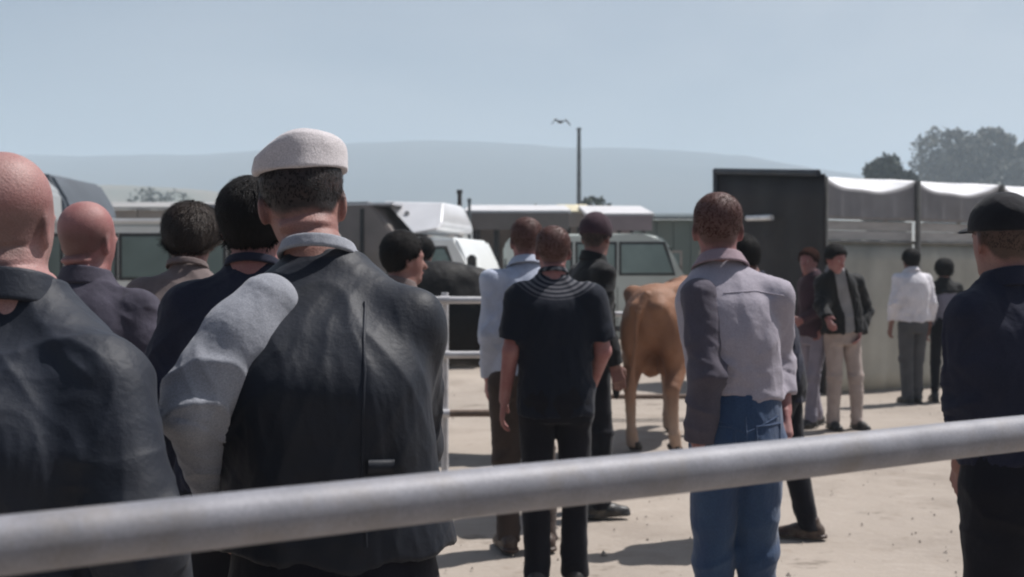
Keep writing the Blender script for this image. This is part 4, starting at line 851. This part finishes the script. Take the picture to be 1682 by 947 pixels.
# truck whose tilt body carries a white cab roof
Yt = 18.5
def truck_extra(root):
    mirrors(1.62, 1.62, 1.95)(root)
    wp = paint('fairing_white', (.80,.80,.82), .12)
    bm = bmesh.new(); prism(bm, [(-.08,2.66),(.98,2.62),(1.06,2.28),(1.02,2.17),(.62,2.10),(.28,2.40)], -1.05, 1.05)
    for v_ in bm.verts: v_.co.y *= 1 - .95*max(0, v_.co.z-2.12)
    f = bm_obj('cab_fairing', bm, wp, root, True, .03, 3)
    for (a, b) in ((.24, 2.545), (.42, 2.43)):
        bm = bmesh.new(); yy = 1.05*(1-.95*(b-2.12)); tube(bm, [(a, -yy+.03, b-.01), (a, -yy-.012, b+.012)], .045, 12); bm_obj('vent', bm, mat('vent_grey', (.3,.3,.3), .6), f)
    bm = bmesh.new(); prism(bm, [(-3.1,.62),(.30,.62),(.30,2.10),(-.12,2.62),(-3.1,2.62)], -1.04, 1.04); b = bm_obj('cargo_body', bm, mat('tilt_cover', (.215,.19,.18), .8, var=.2, vscale=2, bump=.3, bscale=6, wear=.3), root, True, .03, 2)
    for i in range(5):
        bm = bmesh.new(); box(bm, -2.9+i*.66, -2.84+i*.66, -1.062, -1.042, .7, 2.5); bm_obj('strap', bm, TRIM, b)
    bm = bmesh.new(); box(bm, -3.12, .3, -1.066, 1.066, 2.56, 2.60); bm_obj('top_rail', bm, mat('alloy', (.5,.5,.52), .4, .5), b)
vehicle('truck', 'truck with white cab and fairing and grey brown cargo body', 'truck', PX(654, Yt), Yt, -14,
        [(.34,.42),(1.72,.42),(1.74,1.05),(1.66,1.30),(1.30,2.04),(.34,2.06)], 1.95, paint('cab_white', (.82,.84,.83), .08), [quad(.62,1.12,1.58,1.86,.14)], (-2.2, 1.1), .40, extra=truck_extra, glass=mat('teal_glass', (.10,.17,.165), .1))
# pale green van facing right
Yg = 20.0
def gv_extra(root):
    mirrors(1.42, 1.5, 1.8)(root)
vehicle('van', 'pale grey green van with rounded roof standing behind the tan cow', 'van', PX(1000, Yg), Yg, 0,
        [(-1.9,.36),(1.62,.36),(1.70,.80),(1.66,1.22),(1.18,1.42),(.98,1.98),(.82,2.12),(.5,2.17),(-1.75,2.15),(-1.92,1.95)], 1.8, paint('van_green', (.52,.57,.54), .15),
        [quad(-1.6,-.75,1.48,1.98), quad(-.62,.02,1.48,1.98), quad(.14,.86,1.48,1.98,.18)], (-1.2, 1.02), .34, extra=gv_extra, glass=GLASS2)
# lorry cab and tarpaulined truck at the far left
Yl = 14.2
def cab_extra(root):
    bm = bmesh.new(); box(bm, 1.12, 1.20, -1.32, -1.12, 2.0, 2.62); m = bm_obj('wing_mirror', bm, mat('mirror_white', (.75,.75,.76), .2), root, False, .03)
    bm = bmesh.new(); tube(bm, [(1.0,-1.0,2.66),(1.05,-1.2,2.70),(1.14,-1.24,2.60)], .022, 10); bm_obj('arm', bm, TRIM, m, True)
vehicle('lorry', 'tall grey lorry with white wing mirror behind the bald man at the left', 'lorry', PX(-92, Yl), Yl, 0,
        [(-3.0,.5),(1.05,.5),(1.16,1.4),(1.10,2.58),(.86,2.82),(-3.0,2.84)], 2.1, paint('lorry_grey', (.30,.31,.31)), [quad(.35,.98,1.75,2.45)], (-2.1,.3), .45, extra=cab_extra)
Yk = 17.5
vehicle('covered_truck', 'dark tarpaulined truck with sloping front behind the second bald man', 'truck', PX(70, Yk), Yk, 0,
        [(-2.5,.5),(.92,.5),(.92,1.9),(.80,2.56),(.55,2.97),(-2.5,2.97)], 2.0, mat('dark_tarp', (.085,.10,.12), .7, var=.2, vscale=2, bump=.4, bscale=5), [quad(.1,.75,1.6,2.2)], (-1.6,.4), .42)  # tarp colour lightened, with some haze mixed into it

# ------------------------------------------------------------------ canopy on the right
def canopy():
    A = Vector((PX(1350,13.4),13.4,0)); B = Vector((PX(1640,14.7),14.7,0)); u = (B-A).normalized(); v = Vector((-u.y, u.x, 0)); bay = (B-A).length/2; nb = 3
    root = empty('market_canopy', A, 0, 'market canopy with sagging white roof, olive side sheets and a near black end wall', 'canopy'); zc, D = 2.655, 2.05
    tw = mat('white_tarp', (.74,.74,.76), .7, var=.14, vscale=3, bump=.25, bscale=9); tg = mat('grey_tarp', (.24,.235,.245), .75, var=.15, vscale=3, bump=.3, bscale=9, wear=.15)
    ol = mat('olive_sheet', (.44,.43,.375), .8, var=.22, vscale=1.6, bump=.35, bscale=6, wear=.25); bd = mat('pale_board', (.46,.44,.42), .7, var=.15, vscale=4, wear=.25, stretch=(1,1,5)); st = mat('pole_green', (.20,.20,.19), .6, .2, wear=.3)
    def pt(a, b, z): p = u*a + v*b; return (p.x, p.y, z)
    sag = lambda t: .15*(1-abs(2*t-1)**3) + .012*math.sin(t*13)*t*(1-t)*4
    for i in range(nb):
        V = []; n, mrows = 24, 10
        for j in range(mrows+1):
            for q in range(n+1):
                t = q/n; b = j/mrows; zf = zc - sag(t); zb = zc + .22; V.append(pt((i+t)*bay, b*D, zf + (zb-zf)*b + .03*math.sin(b*9+t*7)*b*(1-b)))
        I = [(j*(n+1)+q, j*(n+1)+q+1, (j+1)*(n+1)+q+1, (j+1)*(n+1)+q) for j in range(mrows) for q in range(n)]
        o = mesh_np('roof_sheet', V, I, tw, root); o.modifiers.new('t', 'SOLIDIFY').thickness = .012
        V = []; n, mrows = 60, 8                                     # valance hanging from the sagging edge
        for j in range(mrows+1):
            for q in range(n+1):
                t = q/n; zt_ = zc - sag(t) - .002; zb = 2.135; b = j/mrows; wv = .006*math.sin(t*31+i*2)*b + .003*math.sin(t*57+1)*b; V.append(pt((i+t*.985+.0075)*bay, -.03+wv, zt_ + (zb-zt_)*b))
        I = [(j*(n+1)+q, j*(n+1)+q+1, (j+1)*(n+1)+q+1, (j+1)*(n+1)+q) for j in range(mrows) for q in range(n)]
        o = mesh_np('valance', V, I, tg, root); o.modifiers.new('t', 'SOLIDIFY').thickness = .008
        for kx, (z0, z1) in enumerate(((1.885, 2.0), (2.006, 2.12))):
            bm = bmesh.new(); P0, P1 = pt(i*bay+.035, 0, 0), pt((i+1)*bay-.035, 0, 0); w_ = v*.03
            vs = [bm.verts.new((p[0]+o_.x, p[1]+o_.y, z)) for z in (z0, z1) for p, o_ in ((P0, w_*0), (P1, w_*0), (P1, w_), (P0, w_))]
            for f in ((0,1,2,3),(4,7,6,5),(0,4,5,1),(1,5,6,2),(2,6,7,3),(3,7,4,0)): bm.faces.new([vs[x_] for x_ in f])
            bm_obj('board', bm, bd, root, False, .006)
        V = []; n, mrows = 80, 8                                     # olive side sheet hanging to the ground
        for j in range(mrows+1):
            for q in range(n+1):
                t = q/n; b = j/mrows; amp = .5+.5*b; wv = (.012*math.sin(t*19+i*3) + .005*math.sin(t*43+2*i+b*2))*amp; V.append(pt((i+t*.97+.015)*bay, .02+wv, 1.84 - 1.83*b))
        I = [(j*(n+1)+q, j*(n+1)+q+1, (j+1)*(n+1)+q+1, (j+1)*(n+1)+q) for j in range(mrows) for q in range(n)]
        o = mesh_np('side_sheet', V, I, ol, root); o.modifiers.new('t', 'SOLIDIFY').thickness = .008
    bm = bmesh.new(); tube(bm, [pt(0,-.02,1.862), pt(nb*bay,-.02,1.862)], .024, 10); bm_obj('eave_rail', bm, st, root, True)
    bm = bmesh.new(); tube(bm, [pt(0,D,zc+.20), pt(nb*bay,D,zc+.20)], .03, 10); bm_obj('ridge_rail', bm, st, root, True)
    for i in range(nb+1):
        for b, z in ((-.065, zc-.01), (D, zc+.21)):
            bm = bmesh.new(); tube(bm, [pt(i*bay, b, -.05), pt(i*bay, b, z)], .032, 12); bm_obj('pole', bm, st, root, True)
    # the near black end wall facing left, in a bluish frame, with a white bar
    ek = mat('end_sheet_brown', (.016,.012,.013), .7, var=.35, vscale=2, bump=.25, bscale=7, wear=.08); ef = mat('end_frame', (.035,.042,.055), .6, wear=.15)
    V = []; n, mrows = 40, 8
    for j in range(mrows+1):
        for q in range(n+1):
            t = q/n; b = j/mrows; V.append(pt(-.05+.010*math.sin(t*23+b)+.006*math.sin(b*17+t*5), -.11+t*(D+.12), (zc+.02+.20*t)*(1-b) + .01*b))
    I = [(j*(n+1)+q, j*(n+1)+q+1, (j+1)*(n+1)+q+1, (j+1)*(n+1)+q) for j in range(mrows) for q in range(n)]
    o = mesh_np('end_wall', V, I, ek, root); o.modifiers.new('t', 'SOLIDIFY').thickness = .012
    for a_, b_ in ((pt(-.075,-.02,zc+.035), pt(-.075,D+.03,zc+.235)), (pt(-.075,D+.01,0), pt(-.075,D+.01,zc+.235))):
        bm = bmesh.new(); tube(bm, [a_, b_], .045, 10); bm_obj('end_frame', bm, ef, root, True)
    def on(px, py):                                                  # a point of the end wall seen at that place
        for k in range(200):
            q = k/199*D; p = A + v*q - u*.10
            if CX + F*p.x/p.y <= px: return pt(-.10, q, CAMZ - (py-HY)/F*p.y)
    a_, b_ = Vector(on(1228, 358)), Vector(on(1268, 357)); bm = bmesh.new(); tube(bm, [a_, b_], .038, 10); bm_obj('white_bar', bm, mat('bar_white', (.85,.85,.85), .4), root, True)
canopy()

# ------------------------------------------------------------------ sheds and stalls
def shed(name, label, cat, px0, px1, Y, ztop, zeave, D, wall, roof, panels=0, openfront=False):
    x0, x1 = PX(px0, Y), PX(px1, Y); c = (x0+x1)/2; h = (x1-x0)/2; root = empty(name, (c, Y, 0), 0, label, cat)
    bm = bmesh.new(); prism(bm, [(0,zeave),(D,ztop),(D,ztop+.07),(0,zeave+.07)], -h-.15, h+.15)
    for v_ in bm.verts: v_.co = (v_.co.y, v_.co.x-.25, v_.co.z)
    rf = bm_obj('roof', bm, roof, root)
    if openfront:
        for i in range(openfront+1):
            for y in (0, D-.35):
                bm = bmesh.new(); tube(bm, [(-h+.06+i*(2*h-.12)/openfront, y, -.03), (-h+.06+i*(2*h-.12)/openfront, y, zeave+.01+(.9*(ztop-zeave) if y else 0))], .05, 10); bm_obj('post', bm, TRIM, root, True)
        bm = bmesh.new(); box(bm, -h, h, D-.25, D-.2, 0, zeave); bm_obj('back_wall', bm, wall, root)
        bm = bmesh.new(); box(bm, -h-.1, h+.1, -.26, -.22, zeave-.32, zeave+.02); bm_obj('fascia', bm, wall, root)
        bm = bmesh.new(); box(bm, -h+.3, h-.3, .3, .95, .78, .84); t = bm_obj('counter', bm, bd_, root)
        for s in (-1, 1):
            bm = bmesh.new(); box(bm, s*(h-.5)-.04, s*(h-.5)+.04, .35, .9, 0, .78); bm_obj('trestle', bm, bd_, t)
    else:
        n = panels or 8; 
        for i in range(n):
            a = -h + 2*h*i/n; bm = bmesh.new(); box(bm, a+.012, a+2*h/n-.012, -.02, .06, 0, zeave-.01); bm_obj('wall_panel', bm, wall, root)
        bm = bmesh.new(); box(bm, -h, h, .065, D-.3, 0, zeave-.03); bm_obj('core_wall', bm, wall, root)
        for i in range(1, n, 3):
            a = -h + 2*h*(i+.5)/n; bm = bmesh.new(); box(bm, a-.45, a+.45, -.04, -.022, 1.3, 2.1); wn = bm_obj('window', bm, GLASS, root)
            bm = bmesh.new(); box(bm, a-.52, a+.52, -.035, -.0215, 1.23, 2.17); bm_obj('frame', bm, bd_, wn)
    return root
bd_ = mat('stall_board', (.34,.30,.26), .8, wear=.3); gw = mat('grey_brown_wall', (.30,.275,.255), .85, var=.15, vscale=.8, wear=.3); gg = mat('green_grey_wall', (.13,.165,.145), .85, var=.15, vscale=.8, wear=.25)
zr = mat('zinc_roof', (.38,.37,.36), .6, .2, var=.2, vscale=1.5, wear=.35, bump=.2, bscale=8); wr_ = mat('pale_roof', (.60,.59,.60), .6, var=.12, vscale=1.5, wear=.2); dr = mat('dark_roof', (.05,.07,.075), .6, wear=.15)
shed('long_shed', 'long low grey shed with zinc roof behind the pale minibus', 'shed', 60, 560, 33, PZ(322,33), PZ(344,33), 4, gw, zr, 12)
shed('market_stall', 'open stall with flat pale roof and dark posts beyond the black bull', 'stall', 775, 925, 22.5, PZ(340,24.5), PZ(352,22.5), 2.6, mat('brown_back', (.21,.18,.165), .9, var=.15, vscale=2, wear=.2), wr_, openfront=4)
shed('market_stall', 'small open stall with whitish roof above the pale green van', 'stall', 972, 1062, 25, PZ(342,27.5), PZ(356,25), 2.8, mat('mauve_back', (.30,.25,.26), .9, var=.15, vscale=2), wr_, openfront=2)
shed('long_shed', 'long dark roofed green shed left of the near black canopy end', 'shed', 1050, 1330, 33, PZ(352,36), PZ(360,33), 4, gg, dr, 10)
shed('market_stall', 'little stall with straw yellow awning between two pale roofs', 'stall', 930, 962, 27, PZ(340,29), PZ(352,27), 2.2, gw, mat('straw_awning', (.62,.56,.40), .8), openfront=1)
# poles
def pole(label, px, top, Y, r, m, cat, arm=0):
    o = empty('utility_pole', (PX(px, Y), Y, 0), 0, label, cat); z = PZ(top, Y)
    bm = bmesh.new(); tube(bm, [(0,0,-.2),(0,0,z*.5),(0,0,z)], [r*1.25, r*1.1, r*.8], 12); bm_obj('shaft', bm, m, o, True)
    bm = bmesh.new(); tube(bm, [(0,0,z-.02),(0,0,z+.05)], r*1.1, 12); bm_obj('finial', bm, m, o, True)
    bm = bmesh.new(); tube(bm, [(0,0,-.05),(0,0,.25)], r*1.9, 12); bm_obj('base_collar', bm, m, o, True)
    return o
pm_ = mat('pole_steel', (.16,.18,.19), .6, .3, wear=.2); pole('tall thin steel pole rising behind the stalls against the hills', 951, 212, 42, .085, pm_, 'pole')
pole('short dark wooden post right of the white truck cab', 755, 316, 20.5, .05, mat('dark_wood', (.06,.05,.045), .9, bump=.4, bscale=30), 'post'); pole('leaning grey post beside the dark wooden post', 771, 330, 21, .035, pm_, 'post')

# ------------------------------------------------------------------ trees
def tree(label, px, Y, top, wpx, base_z, m, seed, n=5200, leaf=.42, blobs=9, trunk_h=.45, flat=1.0, group=None):
    r = np.random.default_rng(seed); H = PZ(top, Y); Wd = wpx/F*Y/2; root = empty('tree', (PX(px, Y), Y, 0), 0, label, 'tree', group); cz = (H+base_z)/2; hz = (H-base_z)/2
    cs = []; 
    for i in range(blobs):
        a = r.uniform(0, 2*math.pi); q = r.uniform(0, 1)**.5; zz = r.uniform(-.75, .62); rad = math.sqrt(max(.05, 1-abs(zz)**2.2)); cs.append((math.cos(a)*q*Wd*.66*rad, math.sin(a)*q*Wd*.66*rad, cz+zz*hz, r.uniform(.30,.50)*min(Wd, hz*1.6)))
    cs.append((0, 0, H - .42*hz, .42*hz)); P = []; per = n//len(cs); Nn = []
    for x, y, z, rad in cs:
        d = unit(r.normal(0, 1, (per, 3))); rr = rad*(r.uniform(.35, 1, (per, 1))**.45)*(1+.22*(fbm((d*2.5+seed+x).astype(np.float32), 3)[:,None]-.5)*2); P.append(np.array((x, y, z)) + d*rr*np.array((1,1,.85*flat))); Nn.append(d)
    P = np.concatenate(P); Nn = np.concatenate(Nn); keep = P[:,2] < H; P = P[keep]; Nn = Nn[keep]; n_ = len(P)
    a = unit(r.normal(0, 1, (n_, 3)) + Nn*.8); b = unit(np.cross(a, r.normal(0, 1, (n_, 3)))); c = np.cross(a, b); sz = leaf*r.uniform(.45, 1.25, (n_, 1))
    V = np.concatenate([P - b*sz, P + c*sz*.55 + b*sz*.1, P + b*sz*.9, P - c*sz*.5 - b*sz*.1]); i = np.arange(n_); o = mesh_np('crown', V, np.stack([i, i+n_, i+2*n_, i+3*n_], 1), m, root, False); o['kind'] = 'stuff'
    bk = M.setdefault('bark', mat('bark', (.09,.07,.055), .95, bump=.6, bscale=12)); bm = bmesh.new(); tr = .05*Wd+.10
    tube(bm, [(0,0,-.3),(.05*Wd,0,cz*.4),(0,.03*Wd,cz)], [tr*1.5, tr, tr*.55], 12); t = bm_obj('trunk', bm, bk, root, True)
    for k in range(6):
        x, y, z, rad = cs[k]; bm = bmesh.new(); s0 = cz*(.55+.3*r.random()); tube(bm, [(0,0,s0),(x*.45,y*.45,(s0+z)/2+.2),(x,y,z)], [tr*.5, tr*.34, tr*.1], 8); bm_obj('limb', bm, bk, t, True)
    return root
LF = lambda n, c: mat(n, c, .75, var=.45, vscale=.5, spec=.3)
lf1 = LF('leaf_dark', (.035,.050,.032)); lf2 = LF('leaf_olive', (.115,.118,.095)); lf3 = LF('leaf_scrub', (.055,.065,.045))  # olive leaves kept pale: distant haze is put into their colour
GT = 'trees beyond the market'
tree('large grey green tree with spreading crown above the canopy at the right', 1628, 210, 204, 240, 8.0, lf2, 5, n=30000, leaf=.70, blobs=20, group=GT)
tree('rounded dark tree peeping over the white canopy roof', 1452, 110, 251, 104, 4.0, lf1, 6, n=9000, leaf=.42, blobs=9, group=GT)
tree('low broad dark tree clump at the foot of the steel pole', 976, 75, 319, 78, .8, lf1, 7, n=2600, leaf=.30, blobs=7, group=GT)
tree('flat dark bush showing over the pale stall roof', 887, 60, 332, 44, .6, lf1, 8, n=1500, leaf=.22, blobs=5, group=GT)
tree('small dusty scrub tree on the brown slope at left', 240, 190, 302, 34, 1.0, lf3, 9, n=1400, leaf=.5, blobs=5, group=GT)
tree('dusty scrub tree pair member nearer the flat cap on the brown slope', 288, 200, 306, 40, 1.0, lf3, 10, n=1400, leaf=.5, blobs=5, group=GT)

# ------------------------------------------------------------------ bird
def bird():
    Y = 32; root = empty('bird', (PX(921, Y), Y, PZ(200, Y)), R(25), 'small dark bird flying above the stalls with wings lowered', 'bird'); m = mat('bird_feather', (.035,.035,.04), .7, bump=.3)
    f = lambda p: smin(smin(ell(p, (0,0,0), (.042,.13,.042)), ell(p, (0,.135,.02), (.028,.036,.028)), .03), smax(ell(p, (0,-.17,.0), (.045,.09,.010)), -(p[:,1]+.25), .01), .03)
    V, Q = sdf_mesh(f, (-.1,-.3,-.1), (.1,.22,.1), .011); mesh_np('body', V, Q, m, root)
    for s in (-1, 1):
        g = lambda p: smin(ell(np.stack([p[:,0]*s, p[:,1], p[:,2] - .35*p[:,0]*s], 1), (.10,.02,0), (.11,.065,.012)), ell(np.stack([p[:,0]*s, p[:,1], p[:,2] + 1.0*(p[:,0]*s-.17)-.06], 1), (.23,-.02,0), (.10,.045,.010)), .02)
        lo, hi = ((-.02,-.12,-.16), (.36,.12,.12)) if s > 0 else ((-.36,-.12,-.16), (.02,.12,.12)); V, Q = sdf_mesh(g, lo, hi, .008); mesh_np('wing', V, Q, m, root)
    V, Q = sdf_mesh(lambda p: cap(p, (0,.16,.02), (0,.20,.012), .009, .003), (-.03,.13,-.01), (.03,.22,.05), .005); mesh_np('beak', V, Q, mat('beak', (.15,.1,.05), .5), root)
bird()
